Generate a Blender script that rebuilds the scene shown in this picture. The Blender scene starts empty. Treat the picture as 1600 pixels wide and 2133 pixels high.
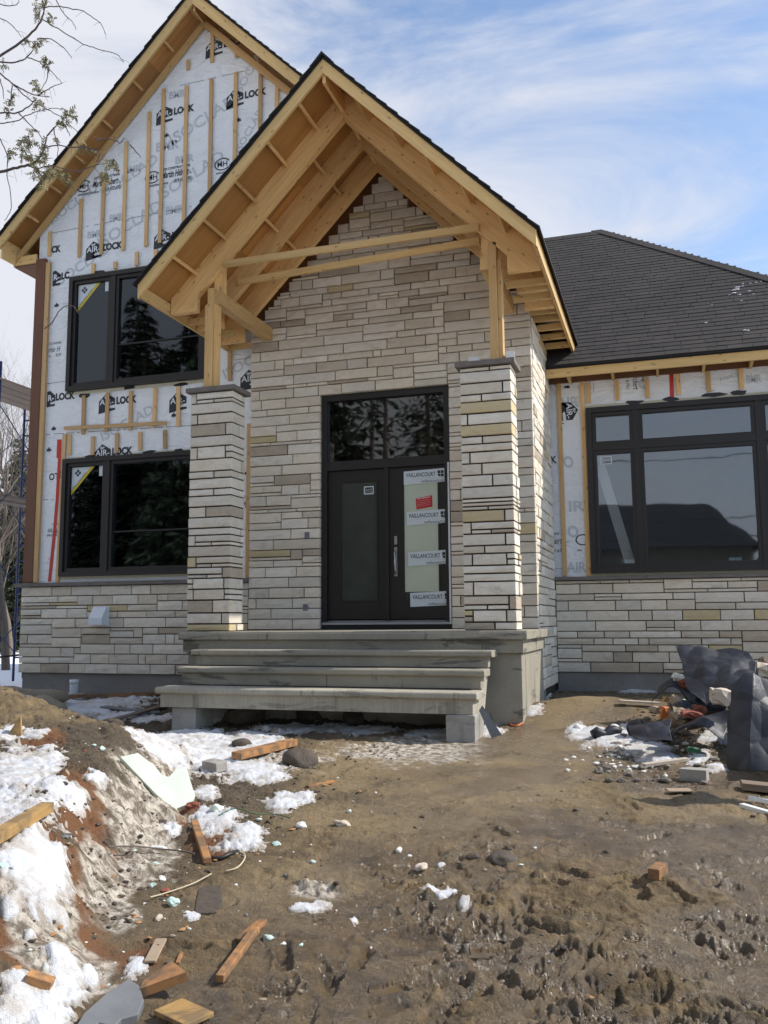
import bpy, bmesh, math, random
import numpy as np
from mathutils import Vector, Matrix

R = math.radians
random.seed(7)
SC = bpy.context.scene
COL = SC.collection

# ------------------------------------------------------------------ camera
CAM = Vector((3.665, -11.6, 1.45))
YAW, PITCH, ROLL, FPX = R(-17.6), R(7.02), R(-0.41), 1840.0
_f = Vector((math.sin(YAW)*math.cos(PITCH), math.cos(YAW)*math.cos(PITCH), math.sin(PITCH)))
_r = Vector((math.cos(YAW), -math.sin(YAW), 0.0))
_u = _r.cross(_f)
c_, s_ = math.cos(ROLL), math.sin(ROLL)
CR = c_*_r + s_*_u
CU = -s_*_r + c_*_u
CF = _f
cd = bpy.data.cameras.new("camera")
cd.sensor_fit = 'VERTICAL'; cd.sensor_height = 24.0
cd.lens = 24.0*FPX/2133.0
cd.clip_start = 0.05; cd.clip_end = 3000.0
cam = bpy.data.objects.new("camera", cd)
COL.objects.link(cam)
cam.matrix_world = Matrix(((CR.x, CU.x, -CF.x, CAM.x), (CR.y, CU.y, -CF.y, CAM.y), (CR.z, CU.z, -CF.z, CAM.z), (0, 0, 0, 1)))
SC.camera = cam

# ------------------------------------------------------------------ sun, sky, exposure
SUN = Vector((1.0, 0.385, 1.0)).normalized()          # towards the sun: right of the house, a little behind its front
SUN_EL = math.asin(SUN.z)
SUN_AZ = math.atan2(SUN.x, SUN.y)
sd = bpy.data.lights.new("sun", 'SUN'); sd.energy = 3.7; sd.angle = R(0.5); sd.color = (1.0, 0.94, 0.85)
so = bpy.data.objects.new("sun", sd); COL.objects.link(so)
so.rotation_euler = (-SUN).to_track_quat('-Z', 'Y').to_euler()
so.location = (20, 8, 25)

W = bpy.data.worlds.new("World"); SC.world = W; W.use_nodes = True
nt = W.node_tree; nt.nodes.clear()
def wn(t, **k):
    n = nt.nodes.new(t)
    for a, b in k.items(): setattr(n, a, b)
    return n
out = wn('ShaderNodeOutputWorld'); bg = wn('ShaderNodeBackground'); bg.inputs['Strength'].default_value = 0.15
sky = wn('ShaderNodeTexSky', sky_type='NISHITA'); sky.sun_disc = False
sky.sun_elevation = SUN_EL; sky.sun_rotation = SUN_AZ; sky.air_density = 1.0; sky.dust_density = 0.4; sky.ozone_density = 1.5
tc = wn('ShaderNodeTexCoord')
mp = wn('ShaderNodeMapping'); mp.inputs['Scale'].default_value = (1.2, 1.6, 4.2); mp.inputs['Rotation'].default_value = (R(8), R(-16), R(20)); mp.inputs['Location'].default_value = (0.35, 0.1, 0.2)
n1 = wn('ShaderNodeTexNoise'); n1.inputs['Scale'].default_value = 1.7; n1.inputs['Detail'].default_value = 9.0; n1.inputs['Roughness'].default_value = 0.6; n1.inputs['Distortion'].default_value = 0.9
sep = wn('ShaderNodeSeparateXYZ')
L = nt.links
L.new(tc.outputs['Generated'], mp.inputs['Vector']); L.new(mp.outputs['Vector'], n1.inputs['Vector'])
# cloud cover thickens towards the west (left) and towards the horizon haze
dv = wn('ShaderNodeVectorMath', operation='DOT_PRODUCT'); dv.inputs[1].default_value = (-1.30, -0.15, -0.90)
L.new(tc.outputs['Generated'], dv.inputs[0])
m1 = wn('ShaderNodeMath', operation='MULTIPLY_ADD'); m1.inputs[1].default_value = 1.0; m1.inputs[2].default_value = 0.44
L.new(dv.outputs['Value'], m1.inputs[0])
nm = wn('ShaderNodeMath', operation='MULTIPLY_ADD'); nm.inputs[1].default_value = 1.9; nm.inputs[2].default_value = -0.45; L.new(n1.outputs['Fac'], nm.inputs[0])
ad = wn('ShaderNodeMath', operation='ADD'); L.new(m1.outputs[0], ad.inputs[0]); L.new(nm.outputs[0], ad.inputs[1])
cr = wn('ShaderNodeMapRange', interpolation_type='SMOOTHSTEP'); cr.inputs['From Min'].default_value = 0.14; cr.inputs['From Max'].default_value = 0.92
L.new(ad.outputs[0], cr.inputs['Value'])
mxs = wn('ShaderNodeMix', data_type='RGBA')
mxs.inputs['B'].default_value = (3.85, 3.95, 4.3, 1)
L.new(cr.outputs['Result'], mxs.inputs['Factor'])
sg = wn('ShaderNodeMix', data_type='RGBA', blend_type='MULTIPLY'); sg.inputs['Factor'].default_value = 1.0
sg.inputs['B'].default_value = (1.0, 1.0, 1.0, 1)
L.new(sky.outputs['Color'], sg.inputs['A']); L.new(sg.outputs['Result'], mxs.inputs['A'])
L.new(mxs.outputs['Result'], bg.inputs['Color']); L.new(bg.outputs[0], out.inputs[0])

SC.view_settings.view_transform = 'Standard'; SC.view_settings.look = 'None'
SC.view_settings.gamma = 1.0; SC.view_settings.use_curve_mapping = False
SC.view_settings.exposure = 0.48
try:
    SC.cycles.max_bounces = 8; SC.cycles.transparent_max_bounces = 12; SC.cycles.sample_clamp_indirect = 6.0
except Exception: pass

# ------------------------------------------------------------------ helpers
def ray(px, py):
    return CR*((px-800)/FPX) - CU*((py-1066.5)/FPX) + CF
def at(px, py, Y):
    d = ray(px, py); t = (Y-CAM.y)/d.y
    return CAM + d*t
def setp(o, label=None, cat=None, group=None, kind=None):
    if label: o['label'] = label
    if cat: o['category'] = cat
    if group: o['group'] = group
    if kind: o['kind'] = kind
    return o
def empty(name, loc=(0, 0, 0), rz=0.0, **k):
    o = bpy.data.objects.new(name, None); COL.objects.link(o)
    o.location = loc; o.rotation_euler = (0, 0, rz); o.empty_display_size = 0.1
    return setp(o, **k)

class MB:
    """collects solids, builds ONE mesh object"""
    def __init__(s): s.v = []; s.f = []; s.g = []; s.sm = []
    def add(s, vs, fs, grain=(1, 0, 0), smooth=False):
        b = len(s.v); s.v += [tuple(p) for p in vs]
        for f in fs: s.f.append(tuple(b+i for i in f)); s.g.append(grain); s.sm.append(smooth)
        return s
    def box(s, x0, x1, y0, y1, z0, z1, grain=None):
        if grain is None:
            d = (x1-x0, y1-y0, z1-z0); k = d.index(max(d)); grain = tuple(1 if i == k else 0 for i in range(3))
        return s.add([(x0,y0,z0),(x1,y0,z0),(x1,y1,z0),(x0,y1,z0),(x0,y0,z1),(x1,y0,z1),(x1,y1,z1),(x0,y1,z1)],
                     [(3,2,1,0),(4,5,6,7),(0,1,5,4),(1,2,6,5),(2,3,7,6),(3,0,4,7)], grain)
    def board(s, p0, p1, w, h, up=(0, 0, 1)):
        """box from p0 to p1, w across, h along up (centred)"""
        p0 = Vector(p0); p1 = Vector(p1); d = (p1-p0).normalized()
        sx = d.cross(Vector(up)).normalized(); u2 = sx.cross(d)
        vs = []
        for p in (p0, p1):
            for a, b in ((-1,-1),(1,-1),(1,1),(-1,1)): vs.append(p + sx*(a*w/2) + u2*(b*h/2))
        return s.add(vs, [(0,1,2,3),(7,6,5,4),(1,0,4,5),(2,1,5,6),(3,2,6,7),(0,3,7,4)], tuple(d))
    def prism(s, poly, axis, a0, a1, grain=None):
        """polygon in the plane normal to axis ('x': (y,z), 'y': (x,z), 'z': (x,y)) pushed from a0 to a1"""
        def P(q, a):
            return (a, q[0], q[1]) if axis == 'x' else ((q[0], a, q[1]) if axis == 'y' else (q[0], q[1], a))
        n = len(poly); vs = [P(q, a0) for q in poly] + [P(q, a1) for q in poly]
        fs = [tuple(range(n)), tuple(range(2*n-1, n-1, -1))] + [((i+1) % n, i, n+i, n+(i+1) % n) for i in range(n)]
        return s.add(vs, fs, grain or {'x': (1,0,0), 'y': (0,1,0), 'z': (0,0,1)}[axis])
    def tube(s, pts, rad, n=6, cap=True, smooth=True):
        pts = [Vector(p) for p in pts]; m = len(pts); vs = []; fs = []
        if not hasattr(rad, '__len__'): rad = [rad]*m
        ref = Vector((0, 0, 1))
        for i, p in enumerate(pts):
            d = (pts[min(i+1, m-1)] - pts[max(i-1, 0)])
            if d.length < 1e-9: d = Vector((0, 0, 1))
            d.normalize()
            a = d.cross(ref)
            if a.length < 0.1: a = d.cross(Vector((1, 0, 0)))
            a.normalize(); b = d.cross(a)
            for k in range(n):
                t = 2*math.pi*k/n; vs.append(p + (a*math.cos(t) + b*math.sin(t))*rad[i])
        for i in range(m-1):
            for k in range(n): fs.append((i*n+k, i*n+(k+1) % n, (i+1)*n+(k+1) % n, (i+1)*n+k))
        if cap: fs += [tuple(range(n-1, -1, -1)), tuple((m-1)*n+k for k in range(n))]
        return s.add(vs, fs, (0, 0, 1), smooth)
    def rock(s, c, rx, ry, rz, seed=0, sub=2, rough=0.25, smooth=True):
        bm = bmesh.new(); bmesh.ops.create_icosphere(bm, subdivisions=sub, radius=1.0)
        rr = random.Random(seed); vs = []
        ph = [(Vector((rr.uniform(-1, 1), rr.uniform(-1, 1), rr.uniform(-1, 1))).normalized(), rr.uniform(1.5, 5), rr.uniform(0, 6), rr.uniform(.3, 1)) for _ in range(7)]
        for v in bm.verts:
            q = v.co; k = 1 + rough*sum(a*math.sin(q.dot(d)*f+p) for d, f, p, a in ph)/2.2 + rr.uniform(-.5, .5)*rough*.35
            vs.append((c[0]+q.x*rx*k, c[1]+q.y*ry*k, c[2]+q.z*rz*k))
        fs = [tuple(v.index for v in f.verts) for f in bm.faces]; bm.free()
        return s.add(vs, fs, (1, 0, 0), smooth)
    def build(s, name, mat, parent=None, loc=None, bevel=0, **k):
        me = bpy.data.meshes.new(name); me.from_pydata(s.v, [], s.f); me.update()
        uv = me.uv_layers.new(name="UVMap"); ou, ov = random.uniform(0, 30), random.uniform(0, 30)
        nl = len(me.loops); dat = np.zeros(nl*2, np.float32)
        for p in me.polygons:
            g = Vector(s.g[p.index]); nn = p.normal
            if abs(nn.dot(g)) > 0.9:
                a = nn.orthogonal().normalized(); b = nn.cross(a)
            else:
                b = nn.cross(g).normalized(); a = b.cross(nn)
            for li in p.loop_indices:
                co = Vector(s.v[me.loops[li].vertex_index]); dat[2*li] = co.dot(a)+ou; dat[2*li+1] = co.dot(b)+ov
        uv.data.foreach_set('uv', dat)
        if any(s.sm): me.polygons.foreach_set('use_smooth', s.sm)
        for m in (mat if isinstance(mat, (list, tuple)) else [mat]): me.materials.append(m)
        o = bpy.data.objects.new(name, me); COL.objects.link(o)
        if parent: o.parent = parent
        if loc is not None: o.location = loc
        if bevel:
            b = o.modifiers.new('bevel', 'BEVEL'); b.width = bevel; b.segments = 2; b.limit_method = 'ANGLE'
        return setp(o, **k)

# ------------------------------------------------------------------ materials
def newmat(name):
    m = bpy.data.materials.new(name); m.use_nodes = True
    t = m.node_tree; t.nodes.clear()
    o = t.nodes.new('ShaderNodeOutputMaterial'); p = t.nodes.new('ShaderNodeBsdfPrincipled')
    t.links.new(p.outputs[0], o.inputs[0])
    return m, t, p, o
class G:
    """tiny node-graph writer"""
    def __init__(s, t): s.t = t
    def n(s, ty, ins=None, **k):
        n = s.t.nodes.new(ty)
        for a, b in k.items(): setattr(n, a, b)
        for a, b in (ins or {}).items():
            sk = n.inputs[a]
            if hasattr(b, 'is_output') or isinstance(b, bpy.types.NodeSocket): s.t.links.new(b, sk)
            else: sk.default_value = b
        return n
    def math(s, op, a, b=0.0, c=None, clamp=False):
        n = s.t.nodes.new('ShaderNodeMath'); n.operation = op; n.use_clamp = clamp
        for i, q in enumerate((a, b, c)):
            if q is None: continue
            if isinstance(q, bpy.types.NodeSocket): s.t.links.new(q, n.inputs[i])
            else: n.inputs[i].default_value = q
        return n.outputs[0]
    def mix(s, f, a, b, blend='MIX'):
        n = s.t.nodes.new('ShaderNodeMix'); n.data_type = 'RGBA'; n.blend_type = blend
        for key, q in (('Factor', f), ('A', a), ('B', b)):
            sk = n.inputs[key]
            if isinstance(q, bpy.types.NodeSocket): s.t.links.new(q, sk)
            else: sk.default_value = q if key == 'Factor' else (tuple(q)+(1,))[:4]
        return n.outputs['Result']
    def ss(s, v, a, b):
        n = s.t.nodes.new('ShaderNodeMapRange'); n.interpolation_type = 'SMOOTHSTEP'
        s.t.links.new(v, n.inputs['Value']); n.inputs['From Min'].default_value = a; n.inputs['From Max'].default_value = b
        return n.outputs['Result']
    def noise(s, vec, scale, detail=5, rough=.55, dist=0.0):
        return s.n('ShaderNodeTexNoise', {'Vector': vec, 'Scale': scale, 'Detail': detail, 'Roughness': rough, 'Distortion': dist}).outputs['Fac']
    def map(s, vec, scale=(1, 1, 1), rot=(0, 0, 0), loc=(0, 0, 0)):
        return s.n('ShaderNodeMapping', {'Vector': vec, 'Scale': scale, 'Rotation': rot, 'Location': loc}).outputs[0]
    def bump(s, h, strength, dist=.01, normal=None):
        ins = {'Height': h, 'Strength': strength, 'Distance': dist}
        if normal is not None: ins['Normal'] = normal
        return s.n('ShaderNodeBump', ins).outputs[0]
    def obj(s): return s.n('ShaderNodeTexCoord').outputs['Object']
    def uv(s): return s.n('ShaderNodeTexCoord').outputs['UV']
    def rnd(s): return s.n('ShaderNodeObjectInfo').outputs['Random']
    def pos(s): return s.n('ShaderNodeNewGeometry').outputs['Position']
    def ramp(s, f, stops, interp='LINEAR'):
        n = s.t.nodes.new('ShaderNodeValToRGB'); n.color_ramp.interpolation = interp
        e = n.color_ramp.elements
        while len(e) < len(stops): e.new(0.5)
        for i, (p, c) in enumerate(stops): e[i].position = p; e[i].color = tuple(c)+(1,)
        s.t.links.new(f, n.inputs[0]); return n.outputs['Color']
    def attr(s, name): return s.n('ShaderNodeAttribute', attribute_name=name, attribute_type='GEOMETRY').outputs['Fac']
    def link(s, a, b): s.t.links.new(a, b)

def plain(name, col, rough=.6, metal=0.0, spec=None, var=0.12, scale=6.0, bump=0.0, bscale=60.0):
    m, t, p, o = newmat(name); g = G(t); co = g.pos()
    n = g.noise(co, scale, 6)
    c = g.mix(n, tuple(x*(1-var) for x in col), tuple(min(1, x*(1+var)) for x in col))
    g.link(c, p.inputs['Base Color']); p.inputs['Roughness'].default_value = rough; p.inputs['Metallic'].default_value = metal
    if spec is not None: p.inputs['Specular IOR Level'].default_value = spec
    if bump: g.link(g.bump(g.noise(co, bscale, 6), bump, .01), p.inputs['Normal'])
    return m
def wood(name, light, dark, knots=True, rough=.65, tint=.25, dirt=0.0):
    m, t, p, o = newmat(name); g = G(t); uv = g.uv()
    gr = g.noise(g.map(uv, (2.2, 38, 1)), 1.0, 6, .6, .3)
    gr2 = g.noise(g.map(uv, (.8, 7, 1)), 1.0, 3, .5, .8)
    c = g.mix(g.math('MULTIPLY', g.ss(gr, .3, .8), .7), light, dark)
    c = g.mix(g.math('MULTIPLY', g.ss(gr2, .45, .8), .45), c, tuple(x*.72 for x in dark))
    r = g.rnd(); k = g.math('MULTIPLY_ADD', r, tint*2, 1-tint)
    kk = g.n('ShaderNodeCombineColor', {'Red': k, 'Green': k, 'Blue': k}).outputs[0]
    c = g.mix(1.0, c, kk, 'MULTIPLY')
    if knots:
        v = g.n('ShaderNodeTexVoronoi', {'Vector': g.map(uv, (4.2, 11, 1)), 'Scale': 1.0}, voronoi_dimensions='2D')
        kn = g.math('LESS_THAN', v.outputs['Distance'], .10)
        pick = g.math('GREATER_THAN', g.n('ShaderNodeSeparateColor', {'Color': v.outputs['Color']}).outputs[0], .68)
        ring = g.math('SUBTRACT', 1.0, g.ss(v.outputs['Distance'], .05, .15))
        c = g.mix(g.math('MULTIPLY', ring, g.math('MULTIPLY', pick, .7)), c, tuple(x*.32 for x in dark))
    if dirt:
        c = g.mix(g.math('MULTIPLY', g.ss(g.noise(g.pos(), 9, 7, .7, .5), .42, .60), dirt), c, (.115, .085, .055))
    g.link(c, p.inputs['Base Color']); p.inputs['Roughness'].default_value = rough
    g.link(g.bump(gr, .15, .004), p.inputs['Normal'])
    return m
M = {}
M['pine'] = wood('pine_lumber', (.72, .49, .21), (.58, .35, .12))
M['pine_dark'] = wood('rafter_lumber', (.75, .49, .215), (.56, .31, .10), tint=.22)
M['batten'] = wood('batten_wood', (.66, .43, .20), (.50, .28, .10), tint=.3)
M['wetwood'] = wood('damp_lumber', (.42, .205, .075), (.28, .12, .04), tint=.25, dirt=.8)
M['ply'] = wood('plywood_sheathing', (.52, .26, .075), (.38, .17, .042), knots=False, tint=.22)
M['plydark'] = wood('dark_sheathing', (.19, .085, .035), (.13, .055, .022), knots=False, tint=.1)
M['brownboard'] = wood('brown_fibreboard', (.17, .07, .035), (.13, .05, .025), knots=False, tint=.05)
M['plank'] = wood('weathered_plank', (.25, .19, .14), (.17, .12, .085))

def stone_mat(name, stops, mort=0):
    m, t, p, o = newmat(name); g = G(t); r = g.rnd(); co = g.pos()
    base = g.ramp(r, stops, 'CONSTANT')
    r2 = g.math('FRACT', g.math('MULTIPLY', r, 37.7))
    sh = g.n('ShaderNodeVectorMath', {0: co, 1: g.n('ShaderNodeCombineXYZ', {'X': g.math('MULTIPLY', r, 50), 'Y': r, 'Z': g.math('MULTIPLY', r2, 50)}).outputs[0]}, operation='ADD').outputs[0]
    a = g.noise(g.map(sh, (3, 3, 6)), 1.5, 7, .6, .6)
    b = g.noise(g.map(sh, (14, 14, 40)), 1.0, 6, .65, .4)
    c = g.mix(g.ss(a, .35, .75), base, g.mix(.5, base, (.58, .50, .36)))
    c = g.mix(g.math('MULTIPLY', g.ss(g.noise(g.map(sh, (2, 2, 3), loc=(9, 0, 4)), 1.6, 5, .6, 1.0), .56, .78), .55), c, (.34, .29, .24))
    c = g.mix(g.ss(b, .45, .85), c, g.mix(1.0, c, (.88, .86, .84), 'MULTIPLY'))
    k = g.math('MULTIPLY_ADD', r2, .16, .90)
    c = g.mix(1.0, c, g.n('ShaderNodeCombineColor', {'Red': k, 'Green': k, 'Blue': k}).outputs[0], 'MULTIPLY')
    g.link(c, p.inputs['Base Color']); p.inputs['Roughness'].default_value = .85
    h = g.math('ADD', g.math('MULTIPLY', g.noise(co, 22, 8, .65), .7), g.math('MULTIPLY', b, .5))
    g.link(g.bump(h, .8, .018), p.inputs['Normal'])
    return m
LB = (.76, .67, .54); WG = (.66, .575, .465); CG = (.70, .64, .545); BG_ = (.44, .36, .275); TN = (.58, .46, .25); WH = (.80, .73, .62)
M['stone'] = stone_mat('limestone', [(0, LB), (.34, WG), (.52, WH), (.70, CG), (.88, BG_), (.972, TN)])
M['stone_white'] = stone_mat('pale_limestone', [(0, LB), (.25, WH), (.58, CG), (.76, WG), (.90, TN), (.96, BG_)])
M['mortar'] = plain('brown_mortar', (.075, .056, .038), .95, bump=.4)
M['mortar_dark'] = plain('dark_joint', (.035, .027, .02), .95, bump=.4)
M['sill'] = plain('stone_sill', (.17, .145, .125), .9, var=.3, scale=9, bump=.3)

def concrete(name, base, damp=.5, streak=False, edge=0):
    m, t, p, o = newmat(name); g = G(t); co = g.pos()
    a = g.noise(co, 2.2, 7, .6); b = g.noise(co, 30, 6, .6)
    c = g.mix(g.ss(a, .3, .7), tuple(x*.78 for x in base), base)
    c = g.mix(g.ss(b, .5, .8), c, tuple(x*.68 for x in base))
    # damp runs: water stains streaking down from the edges
    dr = g.noise(g.map(co, (5.5, 5.5, .55)), 1.0, 5, .65, .2)
    dz = g.noise(g.map(co, (1.1, 1.1, 5)), 1.3, 4, .6, .5)
    f = g.math('MULTIPLY', g.math('MAXIMUM', g.ss(dr, .60, .645), g.ss(dz, .575, .635)), damp)
    c = g.mix(f, c, tuple(x*.36 for x in base))
    hgt = g.noise(co, 45, 7, .6)
    if streak:
        st = g.noise(g.map(co, (60, 60, 1.2)), 1.0, 3, .7)
        c = g.mix(g.math('MULTIPLY', g.ss(st, .45, .75), .45), c, tuple(x*1.35 for x in base))
        hgt = g.math('ADD', hgt, st)
    g.link(c, p.inputs['Base Color']); p.inputs['Roughness'].default_value = .85
    g.link(g.bump(hgt, .35, .008), p.inputs['Normal'])
    return m
M['conc'] = concrete('foundation_concrete', (.25, .235, .215), .15)
M['conc_step'] = concrete('precast_concrete', (.33, .30, .235), .85)
M['conc_rough'] = concrete('broom_finished_concrete', (.42, .385, .305), .6, True)
M['conc_block'] = concrete('concrete_block', (.37, .35, .31), .3)

def wrap_mat():
    m, t, p, o = newmat('house_wrap'); g = G(t); co = g.pos()
    a = g.noise(g.map(co, (1.3, 1.3, 2.2)), 1.2, 6, .6, 1.2); b = g.noise(g.map(co, (5, 5, 3)), 1.3, 5, .55, 1.5)
    c = g.mix(a, (.78, .79, .80), (.87, .88, .885))
    g.link(c, p.inputs['Base Color']); p.inputs['Roughness'].default_value = .38
    fo = g.math('ABSOLUTE', g.math('SUBTRACT', g.noise(g.map(co, (.9, .9, 2.6)), 1.5, 4, .5, 2.2), .5))
    c = g.mix(g.math('MULTIPLY', g.ss(b, .5, .85), .22), c, (.66, .685, .72)); g.link(c, p.inputs['Base Color'])
    g.link(g.bump(g.math('ADD', g.math('MULTIPLY', fo, -1.6), g.math('ADD', a, g.math('MULTIPLY', b, .4))), .55, .06), p.inputs['Normal'])
    return m
M['wrap'] = wrap_mat()
M['print_black'] = plain('black_print', (.022, .024, .03), .5)
M['print_grey'] = plain('grey_print', (.53, .555, .59), .5)
M['print_white'] = plain('white_print', (.78, .8, .82), .5)
M['frame'] = plain('bronze_frame', (.014, .0115, .010), .5, var=.2)
M['door'] = plain('dark_door_paint', (.016, .0125, .011), .42, var=.2)
M['redtape'] = plain('red_tape', (.55, .035, .02), .4, var=.35, scale=25)
M['blacktape'] = plain('black_tape', (.014, .014, .016), .4)
M['foam_edge'] = plain('spray_foam', (.62, .58, .44), .8, var=.2, scale=30)
M['white_plastic'] = plain('white_plastic', (.70, .73, .76), .35, var=.04)
M['metal'] = plain('brushed_metal', (.55, .54, .52), .32, 1.0)
M['alu'] = plain('aluminium_sill', (.50, .50, .50), .4, .6)
M['paper'] = plain('white_paper', (.62, .67, .69), .6, var=.06)
M['pale'] = plain('pale_film', (.50, .55, .42), .45, var=.1, scale=4)
M['red'] = plain('red_card', (.50, .02, .025), .5, var=.1)
M['yellow'] = plain('yellow_strip', (.60, .47, .04), .5)
M['blue'] = plain('blue_steel', (.018, .03, .12), .45, var=.3)
M['dryw'] = plain('interior_grey', (.25, .25, .25), .8)
M['plasterboard'] = plain('white_board', (.88, .9, .9), .6, var=.04)

def glass(name, refl_ior=1.95, tint=(.62, .68, .68), gc=(.95, .95, .93)):
    m, t, p, o = newmat(name); g = G(t); t.nodes.remove(p)
    fr = g.n('ShaderNodeFresnel', {'IOR': refl_ior}).outputs[0]
    wav = g.bump(g.noise(g.pos(), 1.6, 2), .06, .02)
    gl = g.n('ShaderNodeBsdfGlossy', {'Color': gc+(1,), 'Roughness': .022, 'Normal': wav}).outputs[0]
    tr = g.n('ShaderNodeBsdfTransparent', {'Color': tint+(1,)}).outputs[0]
    mx = g.n('ShaderNodeMixShader', {0: fr, 1: tr, 2: gl}).outputs[0]
    g.link(mx, o.inputs[0]); return m
M['glass'] = glass('window_glass', 1.78, (.80, .82, .82), (.62, .69, .78))
M['film_glass'] = plain('film_covered_glass', (.050, .055, .045), .16, spec=.75, var=.35, scale=5, bump=.12, bscale=9)
M['glass_wing'] = glass('wing_window_glass', 2.02, (.92, .94, .94), (.84, .92, 1.0))
M['glass_dark'] = glass('dark_window_glass', 1.75, (.55, .57, .56))

def shingle_mat(name, wet=False):
    m, t, p, o = newmat(name); g = G(t); co = g.pos(); r = g.rnd()
    sp = g.noise(co, 190, 3, .8); md = g.noise(co, 3.0, 6)
    c = g.mix(sp, (.014, .0115, .0105), (.040, .0335, .0305))
    k = g.math('MULTIPLY_ADD', r, .45, .78)
    c = g.mix(1.0, c, g.n('ShaderNodeCombineColor', {'Red': k, 'Green': k, 'Blue': k}).outputs[0], 'MULTIPLY')
    c = g.mix(g.ss(md, .35, .75), c, g.mix(1.0, c, (1.35, 1.3, 1.27), 'MULTIPLY'))
    rough = .9
    if wet:   # darker patch high on the slope, with a slanting left edge
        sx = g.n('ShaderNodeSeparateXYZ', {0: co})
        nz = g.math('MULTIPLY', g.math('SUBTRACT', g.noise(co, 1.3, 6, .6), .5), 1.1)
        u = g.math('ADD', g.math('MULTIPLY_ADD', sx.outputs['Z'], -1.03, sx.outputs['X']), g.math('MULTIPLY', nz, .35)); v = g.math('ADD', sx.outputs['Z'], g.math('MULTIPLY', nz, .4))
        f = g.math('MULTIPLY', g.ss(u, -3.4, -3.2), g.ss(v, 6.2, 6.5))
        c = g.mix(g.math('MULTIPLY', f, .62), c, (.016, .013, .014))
    g.link(c, p.inputs['Base Color']); p.inputs['Roughness'].default_value = rough
    g.link(g.bump(sp, .5, .004), p.inputs['Normal'])
    return m
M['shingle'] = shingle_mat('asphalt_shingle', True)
M['shingle_edge'] = plain('shingle_edge', (.014, .013, .014), .7, var=.3, scale=40)

def membrane():
    m, t, p, o = newmat('black_membrane'); g = G(t); co = g.pos()
    a = g.noise(co, 3.5, 7, .6, .6); b = g.noise(co, 40, 5, .6)
    c = g.mix(g.ss(a, .4, .75), (.013, .014, .020), (.024, .027, .037))
    g.link(c, p.inputs['Base Color']); g.link(g.math('MULTIPLY_ADD', a, .2, .42), p.inputs['Roughness'])
    g.link(g.bump(g.math('ADD', a, g.math('MULTIPLY', b, .2)), .3, .03), p.inputs['Normal']); return m
M['membrane'] = membrane()
M['styro'] = plain('white_styrofoam', (.60, .66, .55), .7, var=.16, scale=7, bump=.25, bscale=120)
M['styro_green'] = plain('pale_green_foam', (.47, .59, .53), .7, var=.15, scale=14, bump=.4, bscale=60)
M['whitechip'] = plain('white_rubble', (.72, .71, .66), .8, var=.15, scale=12, bump=.4)
M['beigechip'] = plain('beige_rubble', (.50, .42, .33), .85, var=.25, scale=25, bump=.4)
M['brick'] = plain('red_brick', (.25, .075, .045), .85, var=.4, scale=40, bump=.4)
M['slate'] = plain('grey_slate', (.17, .175, .18), .5, var=.35, scale=5, bump=.3, bscale=18)
M['osb'] = wood('osb_board', (.50, .31, .11), (.36, .20, .065), knots=False, tint=.15, dirt=.7)
M['orange'] = plain('orange_wrapper', (.50, .15, .04), .6, var=.3)
M['clod'] = plain('dark_mud', (.075, .058, .042), .8, var=.5, scale=18, bump=.8, bscale=40)
M['clay'] = plain('tan_clay', (.30, .24, .165), .9, var=.35, scale=7, bump=.8, bscale=25)
M['rubble'] = plain('mixed_rubble', (.15, .125, .10), .85, var=.7, scale=9)
M['cable'] = plain('black_cable', (.015, .014, .013), .5)
M['rope'] = plain('beige_rope', (.48, .40, .26), .8)
M['green'] = plain('green_twine', (.015, .10, .05), .6)
M['bark'] = plain('grey_bark', (.13, .105, .085), .9, var=.35, scale=20, bump=.5)
M['cardboard'] = plain('brown_cardboard', (.33, .25, .17), .85, var=.25, scale=9)

def leaf_mat(name, a, b):
    m, t, p, o = newmat(name); g = G(t)
    n = g.noise(g.pos(), 1.3, 4); n2 = g.noise(g.pos(), 19, 3)
    c = g.mix(g.math('MULTIPLY_ADD', n2, .6, g.math('MULTIPLY', n, .4)), a, b)
    g.link(c, p.inputs['Base Color']); p.inputs['Roughness'].default_value = .7
    return m
M['needle'] = leaf_mat('conifer_needles', (.018, .03, .012), (.05, .07, .03))
M['cedar'] = leaf_mat('cedar_sprays', (.055, .06, .02), (.27, .22, .10))
M['twigbark'] = plain('purple_twig', (.10, .075, .07), .85, var=.3)

# ------------------------------------------------------------------ noise fields for the terrain
def _h(ix, iy, s):
    n = (ix.astype(np.int64)*374761393 + iy.astype(np.int64)*668265263 + s*982451653) & 0x7fffffff
    n = ((n ^ (n >> 13))*1274126177) & 0x7fffffff
    return ((n ^ (n >> 16)) & 0xffff)/65535.0
def gn(x, y, s):
    ix = np.floor(x); iy = np.floor(y); fx = x-ix; fy = y-iy
    ix = ix.astype(np.int64); iy = iy.astype(np.int64)
    def gd(a, b, dx, dy):
        t = _h(a, b, s)*2*np.pi; return np.cos(t)*dx + np.sin(t)*dy
    u = fx*fx*fx*(fx*(fx*6-15)+10); v = fy*fy*fy*(fy*(fy*6-15)+10)
    a = gd(ix, iy, fx, fy); b = gd(ix+1, iy, fx-1, fy); c = gd(ix, iy+1, fx, fy-1); d = gd(ix+1, iy+1, fx-1, fy-1)
    return ((a*(1-u)+b*u)*(1-v) + (c*(1-u)+d*u)*v)*1.5
def fbm(x, y, s, oct=5, gain=.5, lac=2.03):
    a = 1.0; t = 0; n = 0
    for i in range(oct):
        t = t + a*gn(x, y, s+i*17); n += a; a *= gain; x = x*lac+3.7; y = y*lac-1.3
    return t/n
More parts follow.
